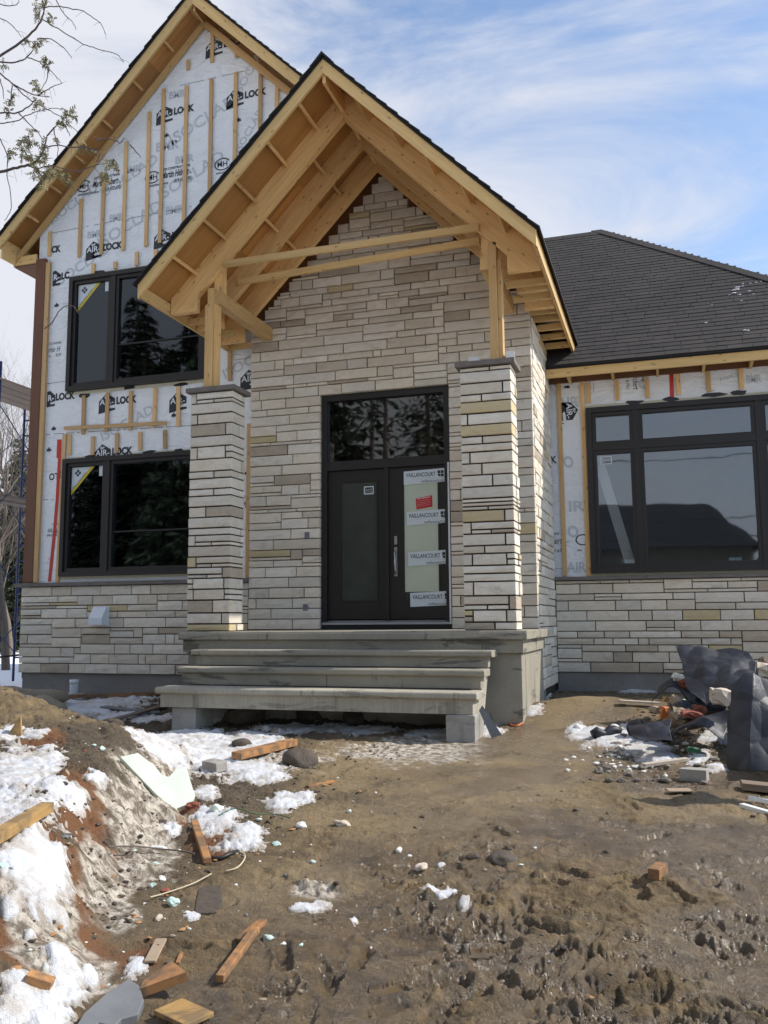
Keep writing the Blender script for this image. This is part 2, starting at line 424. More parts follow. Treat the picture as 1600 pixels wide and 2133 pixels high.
def ridged(x, y, s, oct=4):
    a = 1.0; t = 0; n = 0
    for i in range(oct):
        t = t + a*(1-np.abs(gn(x, y, s+i*13))*1.6); n += a; a *= .5; x = x*2.1+1.7; y = y*2.1+5.1
    return t/n
def sst(a, b, x):
    t = np.clip((x-a)/(b-a), 0, 1); return t*t*(3-2*t)
def hbase(x, y):
    h = .04*(np.clip(y, -12, 3)+9.0)
    h = np.where(y > 1.0, .40+0*y, h)
    # rise beside the porch base
    h = h + .24*np.exp(-(((x-2.62)/.75)**2 + ((y+.95)/.65)**2))
    h = h + .10*sst(2.5, 3.5, x)*np.exp(-((y+1.0)/1.6)**2)
    # clay heap by the corner of the house
    h = h + .44*np.exp(-(((x+2.75)/1.15)**2 + ((y+4.55)/.80)**2))
    h = h - .07*np.exp(-(((x+2.7)/.9)**2 + ((y+1.3)/1.1)**2))
    # bank of frozen spoil in the left foreground
    toe = .60 - .44*(y+6.4) + .16*gn(x*1.3, y*1.3, 5) + .05*gn(x*5, y*5, 6)
    h = h + .40*sst(0, .72, toe-x)*(1-sst(-5.3, -3.4, y))*(1-.55*sst(8.1, 9.3, -y))
    return h
def hfull(x, y):
    h = hbase(x, y)
    r = np.hypot(x-CAM.x, y-CAM.y)
    right = sst(.8, 3.0, x)
    near = 1-sst(5.2, 9.8, r)
    rough = .35 + .75*sst(-.15, .35, fbm(x*.55, y*.55, 31, 3)) *(.4+.6*near) + .35*near*right
    left = 1-sst(.4, 1.6, x)
    wx = x + .16*gn(x*2.1, y*2.1, 90); wy = y + .16*gn(x*2.1, y*2.1, 91)
    ux = wx + .20*fbm(x*3.1, y*3.1, 92, 3); uy = wy + .20*fbm(x*3.1, y*3.1, 93, 3)
    b1 = np.abs(gn(ux*2.3, uy*3.3, 140)); b2 = np.abs(gn(ux*5.2+.4*b1, uy*7.0, 141)); b3 = np.abs(gn(ux*12.5, uy*15, 142)); b4 = np.abs(gn(ux*27, uy*31, 143))
    f1, rid = worley(ux*5.5, uy*7.5, 150)
    churn = rough*near*(.35+.65*right)
    h = h + churn*(.026*b1 + .017*b2 + .015*b3*(.6+b1) + .009*b4 + .016*sst(.55, .95, rid)*sst(0, .25, .42-f1) - .03)
    h = h - .09*np.exp(-(((x-4.15)/.30)**2 + ((y+6.55)/.16)**2)) - .03*np.exp(-(((x-3.35)/.22)**2 + ((y+7.9)/.12)**2))
    h = h + prints(x, y)
    # a boot print with a ribbed sole
    bx, by = x-2.62, y+8.05; ca_, sa_ = math.cos(.5), math.sin(.5); px_, py_ = bx*ca_-by*sa_, bx*sa_+by*ca_
    ft = sst(0, .25, 1-np.sqrt((px_/.065)**2+(py_/.17)**2)); h = h*(1-0) - ft*(.026+.006*np.sin(py_*78))
    h = h + rough*(.050*fbm(wx*1.6, wy*1.6, 3, 4) + .022*(ridged(wx*2.6, wy*3.4, 8, 4)-.62) + .016*fbm(ux*9, uy*9, 21, 5, .6) + .010*fbm(ux*30, uy*30, 44, 3, .6))
    fl_, rl_ = worley(wx*6, wy*6, 170)
    h = h + left*(.035*rl_*sst(0, .35, .5-fl_) + .040*fbm(wx*4, wy*4, 61, 5, .6) + .020*np.abs(gn(wx*16, wy*16, 66)) + .010*fbm(wx*45, wy*45, 71, 2))
    return h
def worley(x, y, s):
    ix = np.floor(x).astype(np.int64); iy = np.floor(y).astype(np.int64); best = np.full(np.shape(x), 9.0); r = np.zeros(np.shape(x))
    for i in (-1, 0, 1):
        for j in (-1, 0, 1):
            a, b = ix+i, iy+j; dx = a + _h(a, b, s) - x; dy = b + _h(a, b, s+7) - y; d = np.sqrt(dx*dx+dy*dy)
            m = d < best; best = np.where(m, d, best); r = np.where(m, _h(a, b, s+13), r)
    return best, r
_pr = random.Random(31)
PRINTS = []
for _ in range(210):
    a_ = _pr.uniform(R(-33), R(8)); r_ = math.exp(_pr.uniform(math.log(2.6), math.log(7.2)))
    x_, y_ = CAM.x+r_*math.sin(a_), CAM.y+r_*math.cos(a_)
    if x_ > 1.35: PRINTS.append((x_, y_, _pr.choice((.5, .6, .4, -.3, 2.2, 1.5))+_pr.uniform(-.4, .4), _pr.uniform(.11, .17), _pr.uniform(.045, .065), _pr.uniform(.008, .021)))
def prints(x, y):
    out_ = np.zeros(np.shape(x))
    for cx, cy, a, L_, w, dp in PRINTS:
        m = (np.abs(x-cx) < .34) & (np.abs(y-cy) < .34)
        if not m.any(): continue
        dx, dy = x[m]-cx, y[m]-cy; c, s = math.cos(a), math.sin(a); u, v = dx*c+dy*s, -dx*s+dy*c
        wob = .25*gn(dx*14+cx*7, dy*14, 77) + .12*gn(dx*40, dy*40+cx, 78)
        k = np.sqrt((u/L_)**2 + (v/(w*(1-.25*np.cos(u/L_*3.1))))**2) + wob
        out_[m] += -dp*(1-sst(.72, 1.0, k)) + dp*.55*sst(.80, 1.08, k)*(1-sst(1.1, 1.8, k)) + dp*.20*np.sin(u*70)*(k < .8)
    return out_
_Hc = {}
def hz(x, y):
    return float(hfull(np.array([float(x)]), np.array([float(y)]))[0])
def gp(px, py):
    d = ray(px, py); z = 0.1
    for _ in range(14):
        t = (z-CAM.z)/d.z; p = CAM + d*t
        z = .5*z + .5*float(hbase(np.array([p.x]), np.array([p.y]))[0])
    return Vector((p.x, p.y, hz(p.x, p.y)))

exec_order = []
# ------------------------------------------------------------------ the house
house = empty('house', (0, 0, .3), label='stone-fronted house under construction with wrapped gable walls and dark shingle roofs', cat='house')
HZ = Vector((0, 0, -.3))
def hp(mb, name, mat, parent=None, **k):
    """a part (parent None: of the house itself) whose mesh is written in world coordinates"""
    if parent is None: return mb.build(name, mat, house, loc=HZ, **k)
    return mb.build(name, mat, parent, **k)

UNIT = .0490
def pack(width, nu, rng, cell=.03, big=.0, fill=1.0):
    """irregular ashlar: list of (x0, x1, z0, z1) filling width x nu*UNIT"""
    n = max(1, int(round(width/cell))); cw = width/n; skyl = [0]*n; outl = []; joint = {}
    while True:
        m = min(skyl)
        if m >= nu: break
        a = skyl.index(m); b = a
        while b < n and skyl[b] == m: b += 1
        gap = b-a
        la = skyl[a-1]-m if a > 0 else 0
        ra = skyl[b]-m if b < n else 0
        hgt = rng.choices([1, 2, 3], [.12, .17, .71])[0]
        level = [q for q in (la, ra) if 1 <= q <= 3]
        if level and rng.random() < (.34 if max(level) == 1 else .74): hgt = max(level)     # meet a neighbour so that the next course can run on over the joint
        hgt = min(hgt, nu-m)
        for t in range(12):
            ln = rng.randint(9, 24) if rng.random() > .08 else rng.randint(4, 6)
            if hgt == 1: ln = rng.randint(10, 22)
            if gap - ln < 5:
                ln = gap
                if gap > 25: ln = gap//2 + rng.randint(-3, 3)
            if ln == gap or all(abs(a+ln-c) > 2 for c, l in joint.items() if l == m): break
        for i in range(a, a+ln): skyl[i] = m+hgt
        joint[a] = max(joint.get(a, 0), m+hgt); joint[a+ln] = max(joint.get(a+ln, 0), m+hgt)
        outl.append((a*cw, (a+ln)*cw, m*UNIT, (m+hgt)*UNIT))
    return outl
JNT = .0056
def stone_geo(mb, o, u, nrm, x0, x1, z0, z1, depth, rng, j=None):
    j = JNT if j is None else j
    x0 += j; x1 -= j; z0 += j; z1 -= j
    nx = max(1, min(5, int(round((x1-x0)/.13)))); nz = 2 if z1-z0 > .065 else 1
    pr = rng.uniform(-.006, .012); vs = []
    def P(x, z, w): return o + u*x + Vector((0, 0, z)) + nrm*w
    ins = .005
    grid = {}
    for i in range(nx+1):
        for k in range(nz+1):
            x = x0+(x1-x0)*i/nx; z = z0+(z1-z0)*k/nz; e = i in (0, nx) or k in (0, nz)
            if i == 0: x += ins
            if i == nx: x -= ins
            if k == 0: z += ins
            if k == nz: z -= ins
            if 0 < i < nx: x += rng.uniform(-.015, .015)
            if k in (0, nz): z += rng.uniform(-.0022, .0022)
            grid[i, k] = len(vs); vs.append(P(x, z, pr + (rng.uniform(-.004, .002) if e else rng.uniform(.001, .009))))
    ring = [(i, 0) for i in range(nx+1)] + [(nx, k) for k in range(1, nz+1)] + [(i, nz) for i in range(nx-1, -1, -1)] + [(0, k) for k in range(nz-1, 0, -1)]
    r1 = []; r2 = []
    for (i, k) in ring:
        x = x0+(x1-x0)*i/nx; z = z0+(z1-z0)*k/nz
        r1.append(len(vs)); vs.append(P(x, z, pr-.010))
    for (i, k) in ring:
        x = x0+(x1-x0)*i/nx; z = z0+(z1-z0)*k/nz
        r2.append(len(vs)); vs.append(P(x, z, -depth))
    fs = [(grid[i, k], grid[i+1, k], grid[i+1, k+1], grid[i, k+1]) for i in range(nx) for k in range(nz)]
    m = len(ring)
    for a in range(m):
        b = (a+1) % m
        fs.append((r1[a], r1[b], grid[ring[b]], grid[ring[a]])); fs.append((r2[a], r2[b], r1[b], r1[a]))
    if u.cross(Vector((0, 0, 1))).dot(nrm) < 0: fs = [tuple(reversed(f)) for f in fs]
    mb.add(vs, fs, tuple(u))
def lay(parent, stones, mat, o, u, nrm, rng, depth=.09, limit=300, small=.0):
    """each stone its own child; slivers and everything past the limit in one child"""
    st = sorted(stones, key=lambda s: -(s[1]-s[0])*(s[3]-s[2]))
    rest = MB(); nr = 0
    for i, s in enumerate(st):
        dp = s[4] if len(s) > 4 else depth
        if i < limit and (s[1]-s[0])*(s[3]-s[2]) > small:
            mb = MB(); stone_geo(mb, o, u, nrm, s[0], s[1], s[2], s[3], dp, rng)
            mb.build('stone', mat, parent)
        else: stone_geo(rest, o, u, nrm, s[0], s[1], s[2], s[3], dp, rng); nr += 1
    if nr: rest.build('small_stones', mat, parent, kind='stuff')
VX, VY, VZ = Vector((1, 0, 0)), Vector((0, 1, 0)), Vector((0, 0, 1))
NF = Vector((0, -1, 0)); NR = Vector((1, 0, 0))
def S(x0, z0, st): return [(a+x0, b+x0, c+z0, d+z0) for a, b, c, d in st]

DOORX0, DOORX1, DOORZ0, DOORZ1 = -.97, .925, 1.335, 4.69
# ---- bay: backing wall with the door opening, then its stones
BX = 2.08; GTOP = 7.93
mb = MB()
mb.box(-BX+.02, DOORX0, .085, .30, .3, DOORZ1); mb.box(DOORX1, BX-.02, .085, .30, .3, DOORZ1)
mb.prism([(-BX+.02, DOORZ1), (BX-.02, DOORZ1), (BX-.02, 5.72), (0, 7.86), (-BX+.02, 5.72)], 'y', .085, .30)
bay = hp(mb, 'bay_wall', M['mortar'])
rng = random.Random(11)
zl = 1.335
st = []
nu_low = int(round((DOORZ1-zl)/UNIT)); UNIT_ = (DOORZ1-zl)/nu_low
def scl(st, k): return [(a, b, c*k, d*k) for a, b, c, d in st]
st += S(-BX, zl, scl(pack(DOORX0+BX, nu_low, rng), UNIT_/UNIT))
st += S(DOORX1, zl, scl(pack(BX-DOORX1, nu_low, rng), UNIT_/UNIT))
top = S(-BX, DOORZ1, pack(2*BX, 65, rng))
for s in top:
    aw = (GTOP+.02-s[3])/1.015 if s[3] > 5.55 else BX
    x0_, x1_ = max(s[0], -aw), min(s[1], aw)
    if x1_-x0_ > .10: st.append((x0_, x1_, s[2], s[3]))
# part of the bay front below the landing, left and right of the porch base
lay(bay, st, M['stone'], Vector((0, 0, 0)), VX, NF, rng, .088, 285, .006)
# plywood seen in the steps above the stone
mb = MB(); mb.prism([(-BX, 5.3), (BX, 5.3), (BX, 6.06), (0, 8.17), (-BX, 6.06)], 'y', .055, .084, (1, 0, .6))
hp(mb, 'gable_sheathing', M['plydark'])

# ---- right side of the bay
mb = MB(); mb.box(BX-.10, BX-.03, .30, 2.2, .3, 5.62, (0, 1, 0)); side = hp(mb, 'bay_side_wall', M['mortar_dark'])
st = S(.092, .52, pack(1.80, 103, rng))
lay(side, st, M['stone_white'], Vector((BX, 0, 0)), VY, NR, rng, .07, 120, .016)

# ---- left base wall with sill
mb = MB(); mb.box(-6.02, -BX, .075, .115, .60, 2.0); lb = hp(mb, 'base_wall', M['mortar'])
nu = 27; k = (2.015-.685)/(nu*UNIT)
st = S(-6.03, .685, scl(pack(6.03-BX, nu, rng), k))
lay(lb, st, M['stone'], Vector((0, 0, 0)), VX, NF, rng, .075)
for x0, x1 in ((-6.13, -5.77), (-5.765, -4.72), (-4.715, -3.4), (-3.395, -BX-.005)):
    mb = MB(); mb.prism([(-.055, 2.020), (.125, 2.020), (.125, 2.085), (-.05, 2.072)], 'x', x0, x1); mb.build('sill_stone', M['sill'], lb)
# ---- right wing base wall
WY = 1.87
mb = MB(); mb.box(BX, 7.2, WY+.075, WY+.115, .55, 2.0); wb = hp(mb, 'wing_base_wall', M['mortar_dark'])
nu = 27; k = (2.025-.675)/(nu*UNIT)
st = S(BX+.005, .675, scl(pack(3.2, nu, rng), k)) + S(BX+3.205, .675, scl(pack(1.8, nu, rng), k))
lay(wb, st, M['stone'], Vector((0, WY, 0)), VX, NF, rng, .075, 140)
for x0, x1 in ((BX, 3.4), (3.405, 5.2), (5.205, 7.2)):
    mb = MB(); mb.prism([(WY-.05, 2.03), (2.0, 2.03), (2.0, 2.09), (WY-.045, 2.078)], 'x', x0, x1); mb.build('sill_stone', M['sill'], wb)
# ---- foundations
mb = MB(); mb.box(-5.98, -BX-.005, .045, .30, -.6, .683); mb.box(-BX+.0, BX, .33, .5, -.6, .6)
hp(mb, 'foundation', M['conc'])
mb = MB(); mb.box(BX+.005, 7.2, WY+.045, 2.3, -.6, .673); mb.box(BX-.3, BX-.035, .05, WY+.044, -.6, .52)
hp(mb, 'wing_foundation', M['conc'])

# ------------------------------------------------------------------ wrapped walls
GX, GA = -3.015, 11.31          # main gable: ridge position, top of rake boards
def cutwall(xs, zs, holes, Y):
    mb = MB()
    for i in range(len(xs)-1):
        for k in range(len(zs)-1):
            cx, cz = (xs[i]+xs[i+1])/2, (zs[k]+zs[k+1])/2
            if any(a < cx < b and c < cz < d for a, b, c, d in holes): continue
            mb.add([(xs[i], Y, zs[k]), (xs[i+1], Y, zs[k]), (xs[i+1], Y, zs[k+1]), (xs[i], Y, zs[k+1])], [(0, 1, 2, 3)])
    return mb
LW = (-5.375, -2.87)
holes = [(LW[0], LW[1], 2.17, 4.033), (LW[0], LW[1], 5.14, 7.045)]
MW = .12
mb = cutwall([-6.06, LW[0], LW[1], -2.06], [.69, 2.17, 4.033, 5.14, 7.045, 7.95], holes, MW)
mb.add([(-6.06, MW, 7.95), (.03, MW, 7.95), (GX, MW, 11.05)], [(0, 1, 2)])
mb.add([(-6.06, MW, .69), (-6.06, MW, 7.95), (-6.06, 9.0, 7.95), (-6.06, 9.0, .69)], [(0, 1, 2, 3)])
wall = hp(mb, 'wrapped_wall', M['wrap'])
WW = 2.0
WH_ = (2.62, 5.80, 2.13, 4.65)
mb = cutwall([BX-.05, WH_[0], WH_[1], 7.3], [.7, WH_[2], WH_[3], 5.40], [WH_], WW)
mb.add([(7.3, WW, .7), (7.3, WW, 5.4), (7.3, 9, 5.4), (7.3, 9, .7)], [(0, 1, 2, 3)])
wwall = hp(mb, 'wing_wrapped_wall', M['wrap'])

def batten(x0, z0, x1, z1, Y, parent, w=.062, mat='batten', d=.022, name='furring_strip', **k):
    mb = MB(); mb.board((x0, Y, z0), (x1, Y, z1), d, w, up=(1, 0, 0)) if abs(z1-z0) > abs(x1-x0) else mb.board((x0, Y, z0), (x1, Y, z1), d, w)
    return mb.build(name, M[mat], parent, **k)
BT = [(-5.84, 7.92, 7.50), (-5.25, 8.40, 7.40), (-4.83, 8.78, 7.40), (-4.43, 9.25, 7.40), (-4.0, 9.70, 7.41), (-3.75, 10.05, 7.43),
      (-3.32, 10.02, 7.3), (-2.88, 10.04, 7.3), (-2.45, 10.07, 7.3), (-2.02, 10.06, 7.6), (-1.74, 9.70, 7.6), (-3.31, 10.46, 10.29), (-2.88, 10.85, 10.33),
      (-2.44, 10.46, 10.32), (-4.98, 7.25, 7.08), (-4.56, 7.23, 7.11), (-4.17, 7.34, 7.11), (-3.82, 7.33, 7.14), (-5.06, 5.06, 4.43), (-4.63, 5.07, 4.44),
      (-4.20, 5.06, 4.43), (-3.77, 5.07, 4.45), (-3.35, 5.06, 4.43), (-5.31, 4.44, 4.11), (-4.87, 4.38, 4.08), (-4.43, 4.4, 4.09), (-4.01, 4.39, 4.10),
      (-3.57, 4.39, 4.10), (-2.48, 5.60, 5.07), (-2.145, 4.38, 2.09)]
for x, zt, zb in BT: batten(x+random.uniform(-.008, .008), zt, x+random.uniform(-.008, .008), zb, .100, wall)
batten(-5.405, 4.46, -5.44, 2.09, .100, wall)
batten(-5.40, 4.545, -3.53, 4.49, .074, wall, .055)
mb = MB(); mb.box(-6.065, -5.885, .06, .118, 2.09, 7.45, (0, 0, 1)); mb.build('corner_board', M['brownboard'], wall)
mb = MB(); mb.box(-5.882, -5.80, .07, .118, 2.09, 7.38, (0, 0, 1)); mb.build('corner_trim', M['batten'], wall)
for x, zt, zb in ((2.22, 5.10, 2.10), (2.57, 5.10, 2.10), (2.665, 5.06, 4.74), (3.09, 5.06, 4.75), (3.53, 5.06, 4.75), (3.975, 5.08, 4.76), (4.40, 5.08, 4.77), (4.85, 5.08, 4.77), (5.28, 5.08, 4.77), (5.9, 5.1, 2.1), (6.4, 5.1, 2.1)):
    batten(x, zt, x+.004, zb, 1.980, wwall, mat='pine_dark')

# flat tape runs and torn flashing bits round the openings
def strip(pts, w, Y, mat, parent, name='tape', **k):
    mb = MB()
    for (x0, z0), (x1, z1) in zip(pts, pts[1:]):
        d = Vector((x1-x0, 0, z1-z0)).normalized(); s = Vector((-d.z, 0, d.x))*w/2
        mb.add([(x0-s.x, Y, z0-s.z), (x0+s.x, Y, z0+s.z), (x1+s.x, Y, z1+s.z), (x1-s.x, Y, z1-s.z)], [(0, 1, 2, 3)])
    return mb.build(name, mat, parent, **k)
strip([(-5.515, 4.38), (-5.515, 4.08)], .085, .1145, M['redtape'], wall)
strip([(-5.50, 4.10), (-5.515, 3.4), (-5.54, 2.9), (-5.60, 2.10)], .06, .1150, M['redtape'], wall)
strip([(3.885, 5.10), (3.88, 4.70)], .06, 1.9960, M['redtape'], wwall)
def blob(cx, cz, w, h, Y, mat, parent, seed, name='flashing_scrap'):
    rr = random.Random(seed); n = 11; pts = []
    for i in range(n):
        t = 2*math.pi*i/n; k = rr.uniform(.65, 1.1)
        pts.append((cx+math.cos(t)*w/2*k, Y, cz+math.sin(t)*h/2*k))
    mb = MB(); mb.add(pts, [tuple(range(n))]); return mb.build(name, mat, parent)
for i, (px, py, w, h) in enumerate(((205, 567, .24, .08), (425, 545, .3, .07), (175, 824, .22, .1), (268, 806, .26, .09), (378, 800, .3, .07), (188, 952, .24, .07), (310, 941, .26, .06), (372, 938, .2, .07), (147, 640, .06, .12), (145, 740, .05, .1))):
    p = at(px, py, .11); blob(p.x, p.z, w, h, .1155, M['blacktape'], wall, i)
for i, (px, py, w, h) in enumerate(((1322, 838, .30, .08), (1398, 831, .27, .08), (1490, 822, .4, .09), (1540, 818, .26, .10), (1180, 806, .12, .05))):
    p = at(px, py, 1.99); blob(p.x, p.z, w, h, 1.9955, M['blacktape'], wwall, 40+i)
def rim(x0, x1, z0, z1, w, Y, parent):
    mb = MB()
    for a, b, c, d in ((x0-w, x1+w, z1, z1+w), (x0-w, x1+w, z0-w, z0), (x0-w, x0, z0, z1), (x1, x1+w, z0, z1)):
        mb.add([(a, Y, c), (b, Y, c), (b, Y, d), (a, Y, d)], [(0, 1, 2, 3)])
    mb.build('foam_bead', M['foam_edge'], parent)
rim(LW[0], LW[1], 5.14, 7.045, .055, .1165, wall); rim(LW[0], LW[1], 2.17, 4.033, .04, .1165, wall)
rim(WH_[0], WH_[1], WH_[2], WH_[3], .06, 1.9965, wwall)

# ------------------------------------------------------------------ printing on the wrap
_tx = {}
def text_geo(body, bold=0.0, shear=0.0):
    key = (body, bold, shear)
    if key in _tx: return _tx[key]
    c = bpy.data.curves.new('t', 'FONT'); c.body = body; c.size = 1; c.offset = bold; c.shear = shear; c.resolution_u = 3
    o = bpy.data.objects.new('t', c); COL.objects.link(o)
    bpy.context.view_layer.update()
    me = bpy.data.meshes.new_from_object(o.evaluated_get(bpy.context.evaluated_depsgraph_get()))
    v = [(q.co.x, q.co.y) for q in me.vertices]; f = [tuple(p.vertices) for p in me.polygons]
    bpy.data.objects.remove(o); bpy.data.curves.remove(c); bpy.data.meshes.remove(me)
    x0 = min(a for a, b in v); x1 = max(a for a, b in v); z0 = min(b for a, b in v); z1 = max(b for a, b in v)
    _tx[key] = ([((a-x0)/(x1-x0), (b-z0)/(z1-z0)) for a, b in v], f, (x1-x0)/(z1-z0))
    return _tx[key]
class Print:
    """flat print on the plane with origin o and in-plane axes ux, uz"""
    def __init__(s, o, ux=VX, uz=VZ, n=NF): s.o, s.ux, s.uz, s.n, s.l = Vector(o), ux, uz, n, {}
    def poly(s, pts, mat, lift=0.0, faces=None):
        mb = s.l.setdefault(mat, MB())
        mb.add([s.o + s.ux*a + s.uz*b + s.n*lift for a, b in pts], faces or [tuple(range(len(pts)))], tuple(s.ux))
    def text(s, body, x, z, w=None, h=None, mat='print_black', bold=0.0, shear=0.0, rot=0.0, lift=0.0, clip=None):
        v, f, asp = text_geo(body, bold, shear)
        if w is None: w = h*asp
        if h is None: h = w/asp
        c, sn = math.cos(rot), math.sin(rot)
        pts = [(x+(a*w)*c-(b*h)*sn, z+(a*w)*sn+(b*h)*c) for a, b in v]
        if clip: f = [q for q in f if all(clip(pts[i]) for i in q)]
        if f: s.poly(pts, mat, lift, f)
    def done(s, parent, name='wrap_print'):
        for m, mb in s.l.items(): mb.build(name, M[m], parent, kind='stuff')
def airlock(P, x, z, sc=1.0, rot=0.0, parts='pBAL', clip=None):
    c, sn = math.cos(rot), math.sin(rot)
    def T(a, b): return (x+(a*c-b*sn)*sc, z+(a*sn+b*c)*sc)
    if 'p' in parts:
        P.poly([T(a*.30, b*.32) for a, b in ((0, -.02), (.02, .62), (.46, 1.0), (1.0, .72), (1.0, .40), (.62, .36), (.50, .30), (.60, .22), (1.02, .24), (1.02, .13), (.60, .08))], 'print_black')
        q = T(.02, .135); P.text('AIR-', q[0], q[1], w=.255*sc, h=.095*sc, mat='print_white', bold=.012, rot=rot, lift=.0012)
        q = T(.11, .238); P.text('BP', q[0], q[1], w=.075*sc, h=.040*sc, mat='print_white', bold=.02, rot=rot, lift=.0012)
    if 'L' in parts:
        q = T(.325, .125); P.text('LOCK', q[0], q[1], w=.37*sc, h=.125*sc, bold=.05, rot=rot, clip=clip)
def builder(P, x, z, sc=1.22, rot=0.0, logo=True):
    c, sn = math.cos(rot), math.sin(rot)
    def T(a, b): return (x+(a*c-b*sn)*sc, z+(a*sn+b*c)*sc)
    if logo:
        n = 26; ring = []
        for i in range(n): t = .5+5.2*i/(n-1); ring.append((math.cos(t), math.sin(t)))
        pts = [T(.11+a*.115, .10+b*.085) for a, b in ring] + [T(.11+a*.098, .10+b*.070) for a, b in reversed(ring)]
        P.poly(pts, 'print_black', 0, [(i, i+1, 2*n-2-i, 2*n-1-i) for i in range(n-1)])
        q = T(.04, .065); P.text('MH', q[0], q[1], w=.14*sc, h=.075*sc, bold=.01, rot=rot)
    q = T(.27, .165); P.text('LES CONSTRUCTIONS', q[0], q[1], w=.40*sc, h=.034*sc, bold=.03, rot=rot)
    q = T(.25, .055); P.text('Martin Hébert', q[0], q[1], w=.40*sc, h=.095*sc, shear=.35, rot=rot, bold=.018)
    q = T(.66, .062); P.text('inc.', q[0], q[1], w=.045*sc, h=.022*sc, rot=rot)
    q = T(.02, -.03); P.text('www.constructionmh.ca', q[0], q[1], w=.33*sc, h=.038*sc, rot=rot, bold=.02)
    q = T(.44, -.03); P.text('819.477.6701', q[0], q[1], w=.26*sc, h=.055*sc, bold=.022, rot=rot)
PY = MW-.004
P = Print((0, PY, 0))
def w2(px, py, Y=PY): p = at(px, py, Y); return p.x, p.z
for px, py, parts, clip in ((325, 262, 'pL', 0), (471, 229, 'pL', 0), (178, 544, 'pL', 0), (320, 520, 'pL', 0), (428, 123, 'pL', 0), (205, 862, 'pL', 0), (352, 860, 'p', 0), (500, 815, 'p', 0), (196, 968, 'pL', 0)):
    x, z = w2(px, py)
    top = z+.33
    airlock(P, x, z, 1.0, 0, parts, (lambda q: q[0] < -2.30) if px == 428 else ((lambda q: q[1] < 4.2) if px == 196 else None))
# logos cut by the corner trim: only the right part shows
for px, py in ((92, 545), (112, 600), (100, 852)):
    x, z = w2(px, py)
    if py > 560:
        P.poly([(x-.0+a*.13, z+b*.30) for a, b in ((-.2, .25), (-.2, .95), (.2, 1.0), (1, .72), (1, .40), (.3, .34), (.3, .24), (1, .26), (1, .14), (-.2, .1))], 'print_black')
        P.text('R-', x-.005, z+.13, w=.11, h=.10, mat='print_white', bold=.03, lift=.0012)
    P.text('LOCK' if py > 560 else 'CK', x+.14, z+.125, w=.37 if py > 560 else .18, h=.125, bold=.05, clip=(lambda q: q[0] < -5.43) if py == 600 else None)
x, z = w2(160, 405); builder(P, x, z)
x, z = w2(302, 387); builder(P, x, z)
x, z = w2(447, 360); builder(P, x, z)
x, z = w2(92, 722); P.text('LES CONSTR', x, z+.02, w=.33, h=.035, bold=.015); P.text('Martin H', x-.02, z-.11, w=.34, h=.09, shear=.35); P.text('819', x+.24, z-.19, w=.09, h=.05); P.text('onmh.ca', x-.02, z-.19, w=.16, h=.04)
x, z = w2(118, 985); P.text('LO', x+.02, z, w=.16, h=.115, rot=math.pi, bold=.025)
P.poly([(x+.06+a*.14, z-.10+b*.16) for a, b in ((0, 0), (1, .2), (1, .9), (.5, 1.1), (0, .8))], 'print_black')
x, z = w2(124, 1108); P.text('Martin', x, z+.06, w=.22, h=.085, rot=math.pi, shear=.35); P.text('LES CONS', x, z-.03, w=.24, h=.035, rot=math.pi, bold=.015); P.text('onmh.ca', x, z+.14, w=.15, h=.035, rot=math.pi)
for px, py, t, w, h in ((325, 310, 'BMR', .42, .16), (365, 335, 'BMR', .34, .13), (345, 440, 'BMR', .32, .13), (228, 455, 'BMR', .26, .12), (260, 355, 'BMR', .3, .12), (352, 200, 'BMR', .3, .13), (182, 490, 'BMR', .3, .12), (360, 960, 'BMR', .3, .14)):
    x, z = w2(px, py); P.text(t, x, z-.06, w=w, h=h, mat='print_grey', bold=.04)
for px, py, rot, k in ((210, 500, .42, 1.0), (335, 400, .42, 1.0), (215, 395, .42, .9), (360, 285, .42, 1.0), (500, 180, 1.0, .7), (500, 300, 1.0, .6), (110, 450, .5, .8), (120, 580, .45, .9), (215, 900, .4, .8), (470, 770, .4, .8)):
    x, z = w2(px, py); P.text('ISOCLAD', x, z-.15, w=1.25*k, h=.20*k, mat='print_grey', bold=.01, rot=rot)
# seams and fine print
for px0, py0, px1, py1 in ((100, 487, 400, 430), (375, 178, 540, 141), (93, 800, 142, 793), (90, 1041, 135, 1041), (490, 750, 522, 745), (95, 905, 500, 880), (95, 1165, 125, 1163)):
    a = w2(px0, py0); b = w2(px1, py1); n = max(2, int(abs(b[0]-a[0])/.05)); rr = random.Random(int(px0+py0))
    for i in range(n):
        if rr.random() < .25: continue
        t0, t1 = i/n, (i+.85)/n
        P.poly([(a[0]+(b[0]-a[0])*t, a[1]+(b[1]-a[1])*t + s*.004) for t, s in ((t0, -1), (t1, -1), (t1, 1), (t0, 1))], 'print_black')
for px, py in ((347, 282), (497, 250), (118, 636), (112, 893), (102, 937), (362, 865), (515, 985)):
    x, z = w2(px, py)
    P.poly([(x+a*.05, z+b*.05) for a, b in ((0, -1), (.15, -.4), (1, -.5), (.7, 0), (1, .35), (.4, .3), (0, 1), (-.4, .3), (-1, .35), (-.7, 0), (-1, -.5), (-.15, -.4))], 'print_black')
    P.text('BP CANADA', x+.13, z, w=.12, h=.018, mat='print_grey'); P.text('pare-air', x+.13, z-.035, w=.10, h=.018, mat='print_grey')
x, z = w2(505, 1010); P.text('LES C', x, z-.2, w=.1, h=.04); P.text('Ma', x, z-.35, w=.1, h=.11, shear=.35)
P.done(wall)
PW = WW-.004
P = Print((0, PW, 0))
x, z = w2(1163, 868, PW)
airlock(P, x, z+.22, .95, -math.pi/2, 'p')
P.text('L', x+.02, z-.10, w=.05, h=.06, bold=.03, rot=-math.pi/2)
x, z = w2(1148, 963, PW); P.text('K', x, z-.02, w=.09, h=.115, bold=.03)
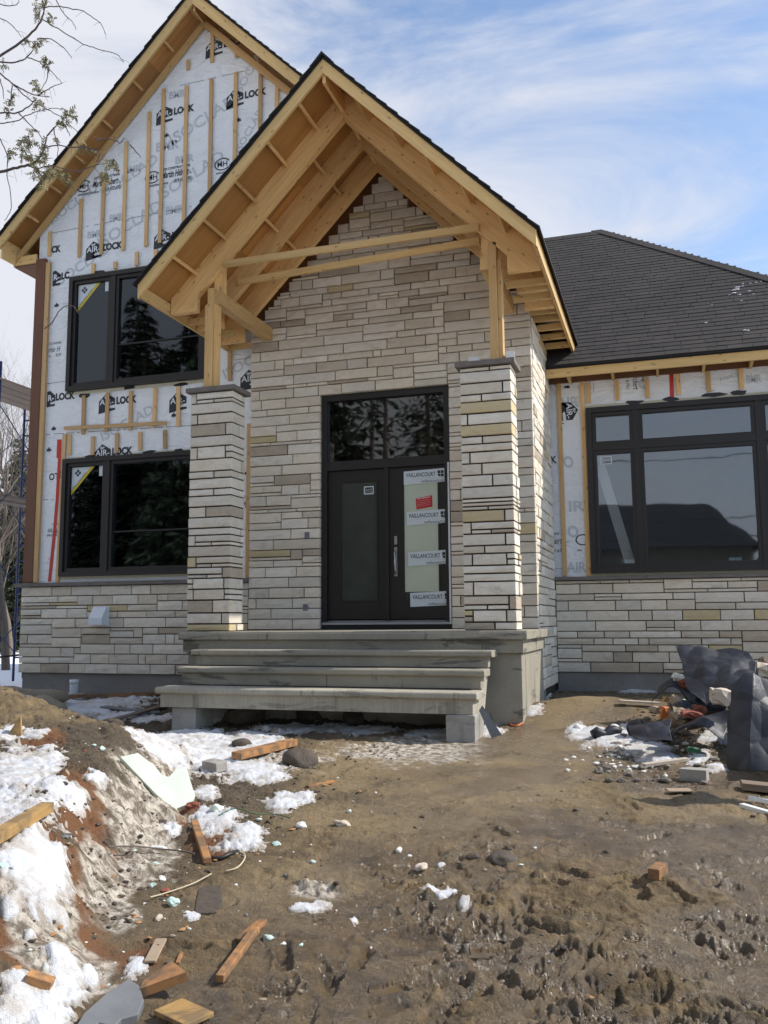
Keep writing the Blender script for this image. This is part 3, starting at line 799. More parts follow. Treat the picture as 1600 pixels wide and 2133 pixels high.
x, z = w2(1150, 1125, PW); P.text('TIONS', x-.03, z+.08, w=.14, h=.035, bold=.015); P.text('ébert', x-.06, z-.06, w=.22, h=.10, shear=.35); P.text('inc.', x+.22, z-.05, w=.045, h=.022); P.text('477.6701', x-.06, z-.19, w=.27, h=.052, bold=.008); P.text('www', x+.37, z-.185, w=.07, h=.03)
n = 16; ring = [(math.cos(.9+2.2*i/(n-1)*1.9), math.sin(.9+2.2*i/(n-1)*1.9)) for i in range(n)]
P.poly([(x+.46+a*.11, z-.01+b*.085) for a, b in ring] + [(x+.46+a*.09, z-.01+b*.068) for a, b in reversed(ring)], 'print_black', 0, [(i, i+1, 2*n-2-i, 2*n-1-i) for i in range(n-1)])
for px, py, t, w, h, rot in ((1160, 840, 'AIR', .34, .17, 0), (1178, 965, 'O', .15, .19, .3), (1185, 1055, 'IR', .24, .16, 0), (1187, 1110, 'O', .16, .19, .3), (1180, 1182, 'AIR', .3, .16, 0), (1330, 800, 'O', .15, .16, 0), (1470, 800, 'AB', .16, .12, -1.57), (1555, 790, 'BMR', .2, .12, 0), (1500, 790, 'ISO', .3, .05, .2)):
    xx, zz = w2(px, py, PW); P.text(t, xx, zz-h*.5, w=w, h=h, mat='print_grey', bold=.03, rot=rot)
x, z = w2(1318, 783, PW); P.text('Hébert', x, z+.02, w=.24, h=.085, rot=-1.5708, shear=.3); P.text('IONS', x+.13, z+.02, w=.12, h=.03, rot=-1.5708, bold=.015); P.text('7.6701', x-.10, z+.0, w=.2, h=.045, rot=-1.5708)
x, z = w2(1235, 790, PW); P.text('inc. www', x, z+.05, w=.25, h=.02, rot=-1.5708)
x, z = w2(1150, 1185, PW); P.text('-----------------', x, z, w=.45, h=.006)
P.done(wwall)

# ------------------------------------------------------------------ windows and entry door
def window(x0, x1, z0, z1, Y, mull, trans, label, fw=.07, extra=None):
    """frame, mullions, one sash and pane per light"""
    mb = MB(); a, b = Y-.075, Y+.10
    mb.box(x0, x0+fw, a, b, z0, z1); mb.box(x1-fw, x1, a, b, z0, z1)
    mb.box(x0+fw, x1-fw, a, b, z1-fw, z1); mb.box(x0+fw, x1-fw, a, b, z0, z0+fw)
    w = hp(mb, 'window', M['frame'], label=label)
    xs = [x0+fw-.02] + mull + [x1-fw+.02]; zs = [z0+fw-.02] + trans + [z1-fw+.02]
    mw = .042
    for m in mull:
        q = MB(); q.box(m-mw, m+mw, a+.012, b-.01, z0+fw, z1-fw); q.build('mullion', M['frame'], w)
    for i in range(len(xs)-1):
        for m in trans:
            q = MB(); q.box(xs[i]+(mw if i else .02), xs[i+1]-(mw if i < len(xs)-2 else .02), a+.016, b-.012, m-mw, m+mw); q.build('transom_bar', M['frame'], w)
    for i in range(len(xs)-1):
        for k in range(len(zs)-1):
            l = xs[i]+(mw if i else .022); r = xs[i+1]-(mw if i < len(xs)-2 else .022)
            d = zs[k]+(mw if k else .022); u = zs[k+1]-(mw if k < len(zs)-2 else .022)
            sw = .055; q = MB()
            q.box(l, l+sw, a+.03, b-.03, d, u); q.box(r-sw, r, a+.03, b-.03, d, u)
            q.box(l+sw, r-sw, a+.03, b-.03, u-sw, u); q.box(l+sw, r-sw, a+.03, b-.03, d, d+sw)
            q.build('sash', M['frame'], w)
            q = MB(); q.box(l+sw-.005, r-sw+.005, Y-.002, Y+.016, d+sw-.005, u-sw+.005); q.build('pane', M['glass_wing'] if x0 > 0 else M['glass'], w)
            if extra: extra(w, i, k, l+sw, r-sw, d+sw, u-sw, Y)
    return w
def corner_sticker(w, i, k, l, r, d, u, Y):
    if i == 1:
        q = MB(); zc = d+(u-d)*.34; q.box(l-.005, r+.005, Y-.022, Y-.004, zc-.011, zc+.011); q.build('muntin', M['frame'], w); return
    P = Print((0, Y-.004, 0)); s = .36
    P.poly([(l+.01, u-.01), (l+.01, u-s*1.05), (l+s, u-.01)], 'paper')
    P.poly([(l+.01, u-s*1.05), (l+.01, u-s*1.25), (l+s*1.19, u-.01), (l+s, u-.01)], 'yellow')
    for a, b in ((0, 0), (1, 0), (0, 1), (1, 1)):
        c = (l+.125+(a-b)*.034, u-.10+(a+b-1)*.034)
        P.poly([(c[0]-.028, c[1]), (c[0], c[1]-.028), (c[0]+.028, c[1]), (c[0], c[1]+.028)], 'print_black', .001)
    P.text('VAILLANCOURT', l+.055, u-.355, w=.34, h=.034, mat='print_black', rot=R(46), lift=.001)
    P.poly([(r-.09, u-.01), (r-.09, u-.17), (r-.005, u-.17), (r-.005, u-.01)], 'paper')
    P.done(w, 'sticker')
def room(x0, x1, y0, y1, z0, z1):
    mb = MB(); v = [(x0,y0,z0),(x1,y0,z0),(x1,y1,z0),(x0,y1,z0),(x0,y0,z1),(x1,y0,z1),(x1,y1,z1),(x0,y1,z1)]
    mb.add(v, [(0,1,2,3),(7,6,5,4),(1,5,6,2),(2,6,7,3),(3,7,4,0)]); hp(mb, 'interior_room', M['dryw'])
window(LW[0], LW[1], 5.14, 7.045, MW-.02, [-4.545], [], 'upper black window in the wrapped gable wall', extra=corner_sticker)
window(LW[0], LW[1], 2.17, 4.033, MW-.02, [-4.545], [], 'lower black window above the stone base', extra=corner_sticker)
def wing_extra(w, i, k, l, r, d, u, Y):
    if i == 0 and k == 0:
        P = Print((0, Y-.004, 0)); x, z = l+.05, u-.155
        for a, b, c, e in ((x, x+.165, z+.11, z+.122), (x, x+.165, z, z+.012), (x, x+.012, z+.012, z+.11), (x+.153, x+.165, z+.012, z+.11)):
            P.poly([(a, c), (b, c), (b, e), (a, e)], 'paper')
        P.text('VAILLANCOURT', x+.022, z+.05, w=.12, h=.03, mat='paper'); P.done(w, 'sticker')
window(*WH_, WW-.03, [3.345, 5.045], [4.025], 'large black six-pane window in the wing', extra=wing_extra, fw=.08)
room(-5.95, -2.2, MW+.25, 5.0, 4.75, 7.4); room(-5.95, -2.2, MW+.25, 5.0, 1.5, 4.5)
room(2.15, 7.2, WW+.25, 7.0, 1.45, 5.0); room(-1.9, 1.9, .35, 5.0, 1.3, 5.2)
mb = MB(); mb.board((2.72, 2.13, 4.06), (3.22, 2.17, 2.10), .15, .02, up=(.2, -1, 0)); hp(mb, 'leaning_board', M['plasterboard'])
for px, py in ((1355, 876), (1530, 865), (1358, 914), (1520, 903), (1540, 955), (1563, 950)):
    p = at(px, py, 3.2); q = MB(); q.tube([(p.x, 3.2, p.z-.004), (p.x, 3.2, p.z+.004)], .035, 10); 
    # recessed ceiling fittings lie just below the wing ceiling
DY = .055
mb = MB(); x0, x1, z0, z1 = DOORX0, DOORX1, DOORZ0, DOORZ1
mb.box(x0+.003, x0+.085, DY, .26, z0+.11, z1-.004); mb.box(x1-.085, x1-.003, DY, .26, z0+.11, z1-.004); mb.box(x0+.085, x1-.085, DY, .26, z1-.09, z1-.004)
mb.box(x0+.085, x1-.085, DY+.004, .26, 3.585, 3.715)
door = hp(mb, 'entry_door', M['frame'], label='dark double entry door with a transom light')
def leaf(x0, x1, z0, z1, gx0, gx1, gz0, gz1, Y):
    q = MB(); a, b = Y, Y+.05
    q.box(x0, gx0, a, b, z0, z1); q.box(gx1, x1, a, b, z0, z1); q.box(gx0, gx1, a, b, gz1, z1); q.box(gx0, gx1, a, b, z0, gz0)
    t = .022
    for l, r, d, u in ((gx0-t, gx0+.004, gz0-t, gz1+t), (gx1-.004, gx1+t, gz0-t, gz1+t), (gx0+.004, gx1-.004, gz1-.004, gz1+t), (gx0+.004, gx1-.004, gz0-t, gz0+.004)):
        q.box(l, r, a-.012, a+.01, d, u)
    q.build('door_leaf', M['door'], door)
    q = MB(); q.box(gx0+.002, gx1-.002, a+.012, a+.030, gz0+.002, gz1-.002); q.build('pane', M['film_glass'], door)
LY = DY+.05
leaf(x0+.09, -.03, 1.475, 3.58, -.69, -.155, 1.735, 3.41, LY)
leaf(.03, x1-.09, 1.475, 3.58, .245, .735, 1.735, 3.43, LY)
q = MB(); q.box(-.03, .03, DY+.01, LY+.06, 1.46, 3.58); q.build('astragal', M['door'], door)
q = MB(); q.box(x0+.087, x1-.087, LY+.01, LY+.028, 3.717, z1-.092); q.build('pane', M['glass_dark'], door)
q = MB(); q.prism([(DY-.02, 1.40), (DY+.16, 1.40), (DY+.16, 1.47), (DY+.05, 1.455), (DY-.02, 1.425)], 'x', x0+.02, x1-.02); q.build('threshold', M['alu'], door)
q = MB(); q.box(x0+.01, x1-.01, DY-.005, .25, 1.337, 1.398); q.build('sill_flashing', M['blacktape'], door)
q = MB(); q.box(.89, .915, DY-.03, DY-.002, 1.40, 3.60); q.build('edge_strip', M['white_plastic'], door)
q = MB(); q.box(.105, .145, LY-.02, LY-.001, 2.50, 2.615); q.box(.105, .145, LY-.02, LY-.001, 2.06, 2.46)
q.tube([(.125, LY-.02, 2.42), (.125, LY-.065, 2.38), (.125, LY-.07, 2.25), (.125, LY-.065, 2.13), (.125, LY-.02, 2.09)], .012, 8); q.build('door_handle', M['metal'], door)
P = Print((0, LY-.003, 0))
P.poly([(.250, 1.84), (.250, 3.40), (.735, 3.42), (.735, 1.84)], 'pale')
for z, x, rg in ((3.275, .25, .885), (2.705, .285, .885), (2.145, .30, .885), (1.585, .325, .885)):
    zb = z+.06 if z > 3 else z+.06
    P.poly([(x, zb-.01), (rg, zb+.01), (rg, zb+.20), (x, zb+.18)], 'paper', .011)
    P.text('VAILLANCOURT', x+.03, zb+.095, w=.425, h=.060, mat='print_black', bold=.012, lift=.012)
    P.text('PORTES ET FENÊTRES', x+.13, zb+.062, w=.32, h=.022, mat='print_grey', lift=.012)
    P.text('vaillancourt.ca', x+.25, zb+.012, w=.32, h=.040, mat='print_black', lift=.012, clip=lambda q: q[0] < .884)
    s = .040
    for a, b in ((0, 0), (1, 0), (0, 1), (1, 1)):
        cx, cz = x+.485+a*.047, zb+.082+b*.047
        pl = [(cx, cz), (cx+s, cz), (cx+s, cz+s), (cx, cz+s)]
        if (a, b) == (0, 0): pl = [(cx+s, cz), (cx+s, cz+s), (cx, cz+s), (cx+.006, cz+.018), (cx+.018, cz+.006)]
        if max(p[0] for p in pl) < .886: P.poly(pl, 'print_black', .012)
P.poly([(.425, 2.975), (.655, 3.005), (.650, 3.165), (.415, 3.13)], 'red', .003)
P.text('Avis important', .435, 3.105, w=.19, h=.028, mat='print_white', bold=.01, rot=.13, lift=.004)
for i in range(4): P.text('..................', .435, 3.085-i*.024, w=.19, h=.004, mat='print_white', rot=.13, lift=.004)
P.done(door, 'sticker')
P = Print((0, LY+.006, 0)); x, z = -.345, 3.225
for a, b, c, e in ((x, x+.145, z+.10, z+.115), (x, x+.145, z, z+.015), (x, x+.014, z+.015, z+.10), (x+.131, x+.145, z+.015, z+.10)):
    P.poly([(a, c), (b, c), (b, e), (a, e)], 'paper')
P.text('VAILLANCOURT', x+.022, z+.055, w=.10, h=.022, mat='paper'); P.text('Energy', x+.022, z+.026, w=.10, h=.018, mat='paper')
P.done(door, 'sticker')
# dryer vent on the left base
q = MB(); q.prism([(-.012, 1.42), (-.012, 1.685), (-.05, 1.685), (-.155, 1.52), (-.155, 1.42)], 'x', -4.66, -4.425)
vent = hp(q, 'vent_hood', M['white_plastic'], label='white vent hood in the left stone base'); 
q = MB(); q.box(-4.685, -4.40, -.011, -.002, 1.40, 1.70); q.build('back_plate', M['white_plastic'], vent)
for x_, z_ in ((-1.20, 2.62), (-1.22, 1.60)):
    q = MB(); q.box(x_, x_+.07, -.012, .02, z_, z_+.09); hp(q, 'cable_outlet', M['slate'])

# ------------------------------------------------------------------ porch roof
PS = 1.015
def ps(x): return 8.19 - PS*abs(x)
mb = MB(); mb.box(-.02, .02, -2.32, .1, 7.90, 8.13); porch = hp(mb, 'porch_roof', M['pine_dark'], label='gabled porch roof with open timber rafters')
EX = 2.49
for sx in (-1, 1):
    yb = .11 if sx < 0 else 3.6
    # sheathing panels
    cuts = [0, .84, 1.68, EX]
    for i in range(3):
        a, b = cuts[i]+.0015, cuts[i+1]-.0015
        ys = [-2.358, -1.12, yb] if i % 2 else [-2.358, -.4, yb]
        for k in range(2):
            q = MB(); q.prism([(sx*a, ps(a)+.004), (sx*b, ps(b)+.004), (sx*b, ps(b)+.026), (sx*a, ps(a)+.026)], 'y', ys[k]+.0015, ys[k+1]-.0015, (1, 0, -sx*PS)); q.build('sheathing_panel', M['ply'], porch)
    q = MB(); q.prism([(0, 8.195), (sx*EX, ps(EX)+.005), (sx*EX, ps(EX)-.18), (0, 8.01)], 'y', -2.362, -2.324, (1, 0, -sx*PS)); q.build('fascia_board', M['pine'], porch)
    q = MB(); q.box(min(sx*EX, sx*(EX-.038)), max(sx*EX, sx*(EX-.038)), -2.322, yb if sx < 0 else 2.2, 5.50, 5.655, (0, 1, 0)); q.build('fascia_board', M['pine'], porch)
    for y in (-1.66, -.97, -.33):
        q = MB(); q.prism([(sx*.001, ps(0)), (sx*2.44, ps(2.44)), (sx*2.44, 5.51), (sx*2.055, 5.51), (sx*2.055, 5.715), (sx*.001, 7.81)], 'y', y, y+.09, (1, 0, -sx*PS)); q.build('rafter', M['pine_dark'], porch)
    for d in (.40, .82, 1.25, 1.68, 2.10):
        n = Vector((sx*PS, 0, 1)).normalized(); c = Vector((sx*d, 0, ps(d))) - n*.045
        q = MB(); q.board((c.x, -2.323, c.z), (c.x, -1.662, c.z), .038, .085, up=n); q.build('lookout', M['pine_dark'], porch)
    for y0, y1 in ((-1.57, -.97), (-.88, -.33)):
        for d in (.6, 1.3):
            n = Vector((sx*PS, 0, 1)).normalized(); c = Vector((sx*d, 0, ps(d))) - n*.07
            q = MB(); q.board((c.x, y0+.001, c.z), (c.x, y1-.001, c.z), .038, .12, up=n); q.build('blocking', M['pine_dark'], porch)
    q = MB(); q.box(sx*1.79-.065, sx*1.79+.065, -1.63, .05, 5.585, 5.765, (0, 1, 0)); q.build('beam', M['pine_dark'], porch)
    q = MB(); q.box(sx*1.79-.06, sx*1.79+.06, -1.565, -1.45, 5.766, ps(1.85)-.02, (0, 0, 1)); q.build('post_stub', M['pine_dark'], porch)
    # shingles: stepped courses, drip edge
    q = MB(); nc = 19; L_ = (EX+.03)/nc
    for i in range(nc):
        a, b = i*L_, (i+1)*L_+.02; jit = random.uniform(0, .022)
        q.prism([(sx*a, ps(a)+.040), (sx*b, ps(b)+.062), (sx*b, ps(b)+.038), (sx*a, ps(a)+.028)], 'y', -2.395-jit, yb+.3, (0, 1, 0))
    q.build('shingles', M['shingle_edge'], porch, kind='stuff')
    q = MB(); q.prism([(0, ps(0)+.026), (sx*(EX+.02), ps(EX+.02)+.026), (sx*(EX+.02), ps(EX+.02)-.002), (0, ps(0)-.004)], 'y', -2.378, -2.364, (1, 0, -sx*PS)); q.build('drip_edge', M['shingle_edge'], porch)
q = MB()
for i in range(14): q.prism([(-.13, 8.19-.132+.060), (0, 8.262), (.13, 8.19-.132+.060), (.13, 8.115), (0, 8.22), (-.13, 8.115)], 'y', -2.41+i*.2, -2.41+i*.2+.215)
q.build('ridge_caps', M['shingle_edge'], porch, kind='stuff')
for p0, p1 in (((-1.66, -1.685, 6.085), (1.73, -1.685, 6.10)), ((-1.80, -.995, 6.12), (1.60, -.995, 6.24))):
    q = MB(); q.board(p0, p1, .038, .088); q.build('brace', M['pine'], porch)
for x0, x1, y0, y1, z1 in ((-1.935, -1.897, -1.645, -1.51, 5.583), (-1.893, -1.815, -1.66, -1.51, 5.80), (-1.811, -1.773, -1.63, -1.51, 5.583), (1.830, 1.925, -1.66, -1.50, 5.90), (1.929, 1.975, -1.63, -1.50, 5.70)):
    q = MB(); q.box(x0, x1, y0, y1, 4.452, z1, (0, 0, 1)); q.build('post', M['pine_dark'], porch)
for y in (-1.15, -.62, -.08, .22, .62, 1.05, 1.5):
    q = MB(); q.box(2.083 if y > -.1 else 1.95, 2.45, y, y+.038, 5.512, 5.60, (1, 0, 0)); q.build('soffit_joist', M['pine'], porch)
for y in (-1.2, -.6, .0):
    q = MB(); q.box(-2.45, -2.06, y, y+.038, 5.512, 5.60, (1, 0, 0)); q.build('soffit_joist', M['pine'], porch)

# ------------------------------------------------------------------ main gable roof
SLL, SLR = 1.0168, .99
def gs(x): return GA - (SLL if x < GX else SLR)*abs(x-GX)
mb = MB(); mb.box(GX-.02, GX+.02, -.25, 9, 11.0, 11.2); groof = hp(mb, 'gable_roof', M['pine_dark'], label='tall main gable roof with an open soffit')
for sx, xe in ((-1, -6.515), (1, -.15)):
    gr = (1, 0, -sx)
    q = MB(); q.prism([(GX, GA), (xe, gs(xe)), (xe, gs(xe)-.20), (GX, GA-.215)], 'y', -.302, -.264, gr); q.build('fascia_board', M['pine'], groof)
    n_ = 4
    for i in range(n_):
        a = GX+(xe-GX)*i/n_; b = GX+(xe-GX)*(i+1)/n_
        q = MB(); q.prism([(a, gs(a)-.006), (b-sx*.002, gs(b)-.006), (b-sx*.002, gs(b)+.014), (a, gs(a)+.014)], 'y', -.262, 9, gr); q.build('sheathing_panel', M['ply'], groof)
    q = MB(); q.prism([(GX, GA-.23), (xe, gs(xe)-.23), (xe, gs(xe)-.37), (GX, GA-.37)], 'y', .055, .093, gr); q.build('ledger', M['pine_dark'], groof)
    q = MB(); nc = 26; L_ = abs(xe-GX)/nc
    for i in range(nc):
        a, b = GX+sx*i*L_, GX+sx*((i+1)*L_+.02); jit = random.uniform(0, .022)
        q.prism([(a, gs(a)+.030), (b, gs(b)+.052), (b, gs(b)+.028), (a, gs(a)+.016)], 'y', -.335-jit, 9, (0, 1, 0))
    q.build('shingles', M['shingle_edge'], groof, kind='stuff')
    q = MB(); q.prism([(GX, GA+.018), (xe, gs(xe)+.018), (xe, gs(xe)-.004), (GX, GA-.006)], 'y', -.318, -.304, gr); q.build('drip_edge', M['shingle_edge'], groof)
for px, py in ((386, 24), (332, 97), (267, 171), (203, 258), (144, 354), (94, 409), (46, 466)):
    x = at(px, py, -.26).x; n = Vector((-SLL, 0, 1)).normalized(); c = Vector((x, 0, gs(x))) - n*.055
    q = MB(); q.board((c.x, -.262, c.z), (c.x, .054, c.z), .038, .085, up=n); q.build('lookout', M['pine_dark'], groof)
for d in (.25, .68, 1.1, 1.5, 1.95, 2.4):
    x = GX+d; n = Vector((SLR, 0, 1)).normalized(); c = Vector((x, 0, gs(x))) - n*.055
    q = MB(); q.board((c.x, -.262, c.z), (c.x, .054, c.z), .038, .085, up=n); q.build('lookout', M['pine_dark'], groof)
q = MB(); q.box(-6.515, -6.477, -.262, 9, gs(-6.5)-.36, gs(-6.5)-.03, (0, 1, 0)); q.build('fascia_board', M['pine'], groof)
q = MB(); q.box(-6.476, -6.07, .06, .098, gs(-6.5)-.36, gs(-6.5)-.22, (1, 0, 0)); q.build('soffit_joist', M['pine'], groof)
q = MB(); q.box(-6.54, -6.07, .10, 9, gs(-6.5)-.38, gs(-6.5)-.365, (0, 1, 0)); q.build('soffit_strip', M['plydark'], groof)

# ------------------------------------------------------------------ wing roof
WE, WZ, WS = 1.45, 5.235, .873
PKX, PKY = 2.788, 6.05
def wz(y): return WZ + WS*(y-WE)
HC = PKX + (PKY-WE)
mb = MB()
top = [(2.09, WE), (HC, WE), (PKX, PKY), (-1.5, PKY), (-1.5, 2.4), (2.09, 2.4)]
th = .035
n = len(top)
vs = [(x, y, wz(y)) for x, y in top] + [(x, y, wz(y)-th) for x, y in top]
mb.add(vs, [tuple(range(n)), tuple(range(2*n-1, n-1, -1))] + [((i+1) % n, i, n+i, n+(i+1) % n) for i in range(n)])
hipf = [(HC, WE), (HC, 2*PKY-WE), (PKX, PKY)]
mb.add([(HC, WE, WZ), (HC, 2*PKY-WE, WZ), (PKX, PKY, wz(PKY))], [(0, 1, 2)])
mb.add([(-1.5, PKY, wz(PKY)), (PKX, PKY, wz(PKY)), (HC, 2*PKY-WE, WZ), (-1.5, 2*PKY-WE, WZ)], [(0, 1, 2, 3)])
wroof = hp(mb, 'wing_roof', M['shingle_edge'], label='dark shingled hip roof over the wing')
A = math.atan(WS); ca, sa = math.cos(A), math.sin(A)
rotm = Matrix(((1, 0, 0), (0, ca, -sa), (0, sa, ca)))
protos = {}
def tabgeo(w):
    l, t = .17, .009
    v = [(0, -.006, .004), (w, -.006, .004), (w, l, .0), (0, l, .0), (0, -.006, .004+t), (w, -.006, .004+t), (w, l, .004), (0, l, .004)]
    return v, [(3,2,1,0),(4,5,6,7),(0,1,5,4),(1,2,6,5),(2,3,7,6),(3,0,4,7)]
rr = random.Random(5); EXPO = .142; cnt = 0; rest = MB(); W6 = (.20, .25, .30, .34, .40, .48)
rows = int(((PKY-WE)/ca)/EXPO)
for i in range(rows):
    d = i*EXPO - .012; y = WE + d*ca; z = WZ + d*sa
    x = (2.09 if y < 2.4 else -1.4) - rr.uniform(0, .2); xr = HC-(y-WE)
    if y > 2.4: x = max(x, 2.0 - (y-2.4)*.9 - rr.uniform(0, .2))
    while x < xr-.05:
        w = rr.choice(W6); w2_ = min(w, xr-x)
        lift = rr.uniform(0, .003)
        vis = 2.3-(y-WE)*.12 < x < 5.45+ (y-WE)*.30 and w2_ == w
        if vis and cnt < 299 and w > .22:
            if w not in protos:
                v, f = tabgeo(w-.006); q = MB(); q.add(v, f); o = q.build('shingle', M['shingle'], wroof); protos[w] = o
            else:
                o = protos[w].copy(); COL.objects.link(o); o.parent = wroof
            o.matrix_local = Matrix.Translation((x, y - lift*sa, z + lift*ca)) @ rotm.to_4x4(); cnt += 1
        else:
            v, f = tabgeo(max(.02, w2_-.006)); rest.add([rotm @ Vector(p) + Vector((x, y-lift*sa, z+lift*ca)) for p in v], f)
        x += w
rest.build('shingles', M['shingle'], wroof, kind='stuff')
for i in range(24):
    t0 = i/24; t1 = t0+1/24+.012
    def hpnt(t): return Vector((HC+(PKX-HC)*t, WE+(PKY-WE)*t, WZ+(wz(PKY)-WZ)*t))
    a, b = hpnt(t0), hpnt(t1); sL = Vector((-.5, .866*.2, -.12)).normalized()*.15; sR = Vector((.15, .1, -.11))
    q = MB(); up = Vector((0, 0, .034)); dn = Vector((0, 0, .0335))
    fl = Vector((-.20, .0, .0)); fr_ = Vector((.05, .16, -.06))
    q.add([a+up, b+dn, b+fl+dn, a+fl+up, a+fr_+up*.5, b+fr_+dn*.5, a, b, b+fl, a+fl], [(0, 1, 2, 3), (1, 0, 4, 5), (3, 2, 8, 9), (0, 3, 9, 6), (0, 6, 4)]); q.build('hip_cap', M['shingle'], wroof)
q = MB()
for i in range(16):
    x = PKX-.02-i*.26; q.prism([(PKY-.14, wz(PKY)-.10), (PKY, wz(PKY)+.035), (PKY+.14, wz(PKY)-.10), (PKY, wz(PKY)+.01)], 'x', x-.27, x)
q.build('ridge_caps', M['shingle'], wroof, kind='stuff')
q = MB(); q.box(2.085, HC-.03, 1.502, 1.54, 5.058, 5.205, (1, 0, 0)); q.build('fascia_board', M['pine'], wroof)
q = MB(); q.box(2.085, HC-.02, 1.485, 1.5015, 5.19, 5.232, (1, 0, 0)); q.build('drip_edge', M['shingle_edge'], wroof)
for k in range(8):
    x = 2.40+k*.645; q = MB(); q.prism([(1.541, 5.065), (2.06, 5.065), (2.06, wz(2.06)-.06), (1.541, 5.22)], 'x', x-.019, x+.019, (0, 1, 0)); q.build('rafter_tail', M['pine'], wroof)
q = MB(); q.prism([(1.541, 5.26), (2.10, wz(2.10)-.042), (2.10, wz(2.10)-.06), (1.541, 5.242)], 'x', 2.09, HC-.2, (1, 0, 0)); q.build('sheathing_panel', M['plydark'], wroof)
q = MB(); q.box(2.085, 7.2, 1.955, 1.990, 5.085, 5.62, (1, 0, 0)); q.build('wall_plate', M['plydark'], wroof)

# ------------------------------------------------------------------ pillars, porch base and steps
JNT = .0085
def pillar(cx, label, seed, mat):
    root = empty('porch_pillar', (cx, -1.70, 1.336), label=label, cat='pillar', group='stone pillars of the porch')
    rng = random.Random(seed); hw = .307; dpt = .36
    q = MB(); q.box(-hw+.012, hw-.014, .02, dpt-.01, .002, 3.05); core = q.build('core', M['mortar_dark'], root)
    st = []; sd = []
    z = 0.0; Wd = 2*hw; HT = 3.05; flip = rng.random() < .5; rowsP = []
    while z < HT-.001:
        hgt = min(rng.choice((.136, .136, .136, .136, .160, .091)), HT-z)
        if HT-z-hgt < .05: hgt = HT-z
        e = rng.uniform(.14, .20)*Wd; k = rng.random(); flip = not flip; c3 = []
        if hgt < .1: c3 = [(0, Wd, 0, hgt)] if k < .5 else [(0, Wd*.42, 0, hgt), (Wd*.42, Wd, 0, hgt)]
        elif k < .26: c3 = [(0, Wd, 0, hgt)]
        elif k < .48: c3 = [(0, e, 0, hgt), (e, Wd, 0, hgt)]
        elif k < .62: c3 = [(0, Wd*.60, 0, hgt), (Wd*.60, Wd, 0, hgt)]
        elif k < .76: c3 = [(0, e, 0, hgt), (e, Wd, hgt*.36, hgt), (e, Wd*.55, 0, hgt*.36), (Wd*.55, Wd, 0, hgt*.36)]
        elif k < .95: c3 = [(0, e, 0, hgt*.5), (0, e, hgt*.5, hgt), (e, Wd-e*1.1, 0, hgt), (Wd-e*1.1, Wd, 0, hgt)]
        else: c3 = [(0, Wd, hgt*.66, hgt), (0, Wd, hgt*.33, hgt*.66), (0, Wd*.5, 0, hgt*.33), (Wd*.5, Wd, 0, hgt*.33)]
        if flip: c3 = [(Wd-b_, Wd-a_, c_2, d_2) for a_, b_, c_2, d_2 in c3]
        rowsP += [(a_, b_, z+c_2, z+d_2) for a_, b_, c_2, d_2 in c3]; z += hgt
    for a, b, c, d in rowsP:
        if b > Wd-.01:
            dp = rng.choice([.36, .36, .26, .18]); st.append((a, b, c, d, dp))
            if dp < .35: sd.append((dp, dpt, c, d))
        else: st.append((a, b, c, d, .30 if a < .01 else .09))
    lay(root, st, mat, Vector((-hw, 0, 0)), VX, NF, rng, limit=150)
    lay(root, sd, mat, Vector((hw, 0, 0)), VY, NR, rng, depth=.06, limit=60)
    q = MB(); q.box(-hw-.045, hw+.045, -.05, dpt+.06, 3.055, 3.115); q.build('cap_stone', M['sill'], root, bevel=.006)
    return root
pillar(-1.79, 'stone pillar left of the entry door carrying a triple timber post', 21, M['stone_white'])
pillar(1.77, 'stone pillar right of the entry door carrying a timber post', 33, M['stone_white'])
def offcut(name, x0, x1, y0, y1, z0, z1, mat, label, cat, rz=0, group=None):
    q = MB(); w, d, h = x1-x0, y1-y0, z1-z0; q.box(-w/2, w/2, -d/2, d/2, 0, h)
    o = q.build(name, mat, None, loc=((x0+x1)/2, (y0+y1)/2, z0), bevel=.003); o.rotation_euler = (0, 0, rz)
    return setp(o, label, cat, group)
offcut('stone_offcut', 1.565, 1.69, -1.66, -1.52, 4.4535, 4.525, M['whitechip'], 'small white stone offcut left of the post on the right pillar cap', 'stone', .1)
offcut('stone_offcut', 1.99, 2.09, -1.66, -1.42, 4.4535, 4.55, M['whitechip'], 'taller pale stone offcut right of the post on the right pillar cap', 'stone', .2)
offcut('stone_offcut', -2.09, -1.97, -1.60, -1.45, 4.4535, 4.52, M['whitechip'], 'pale stone offcut left of the triple post on the left pillar cap', 'stone', .0)

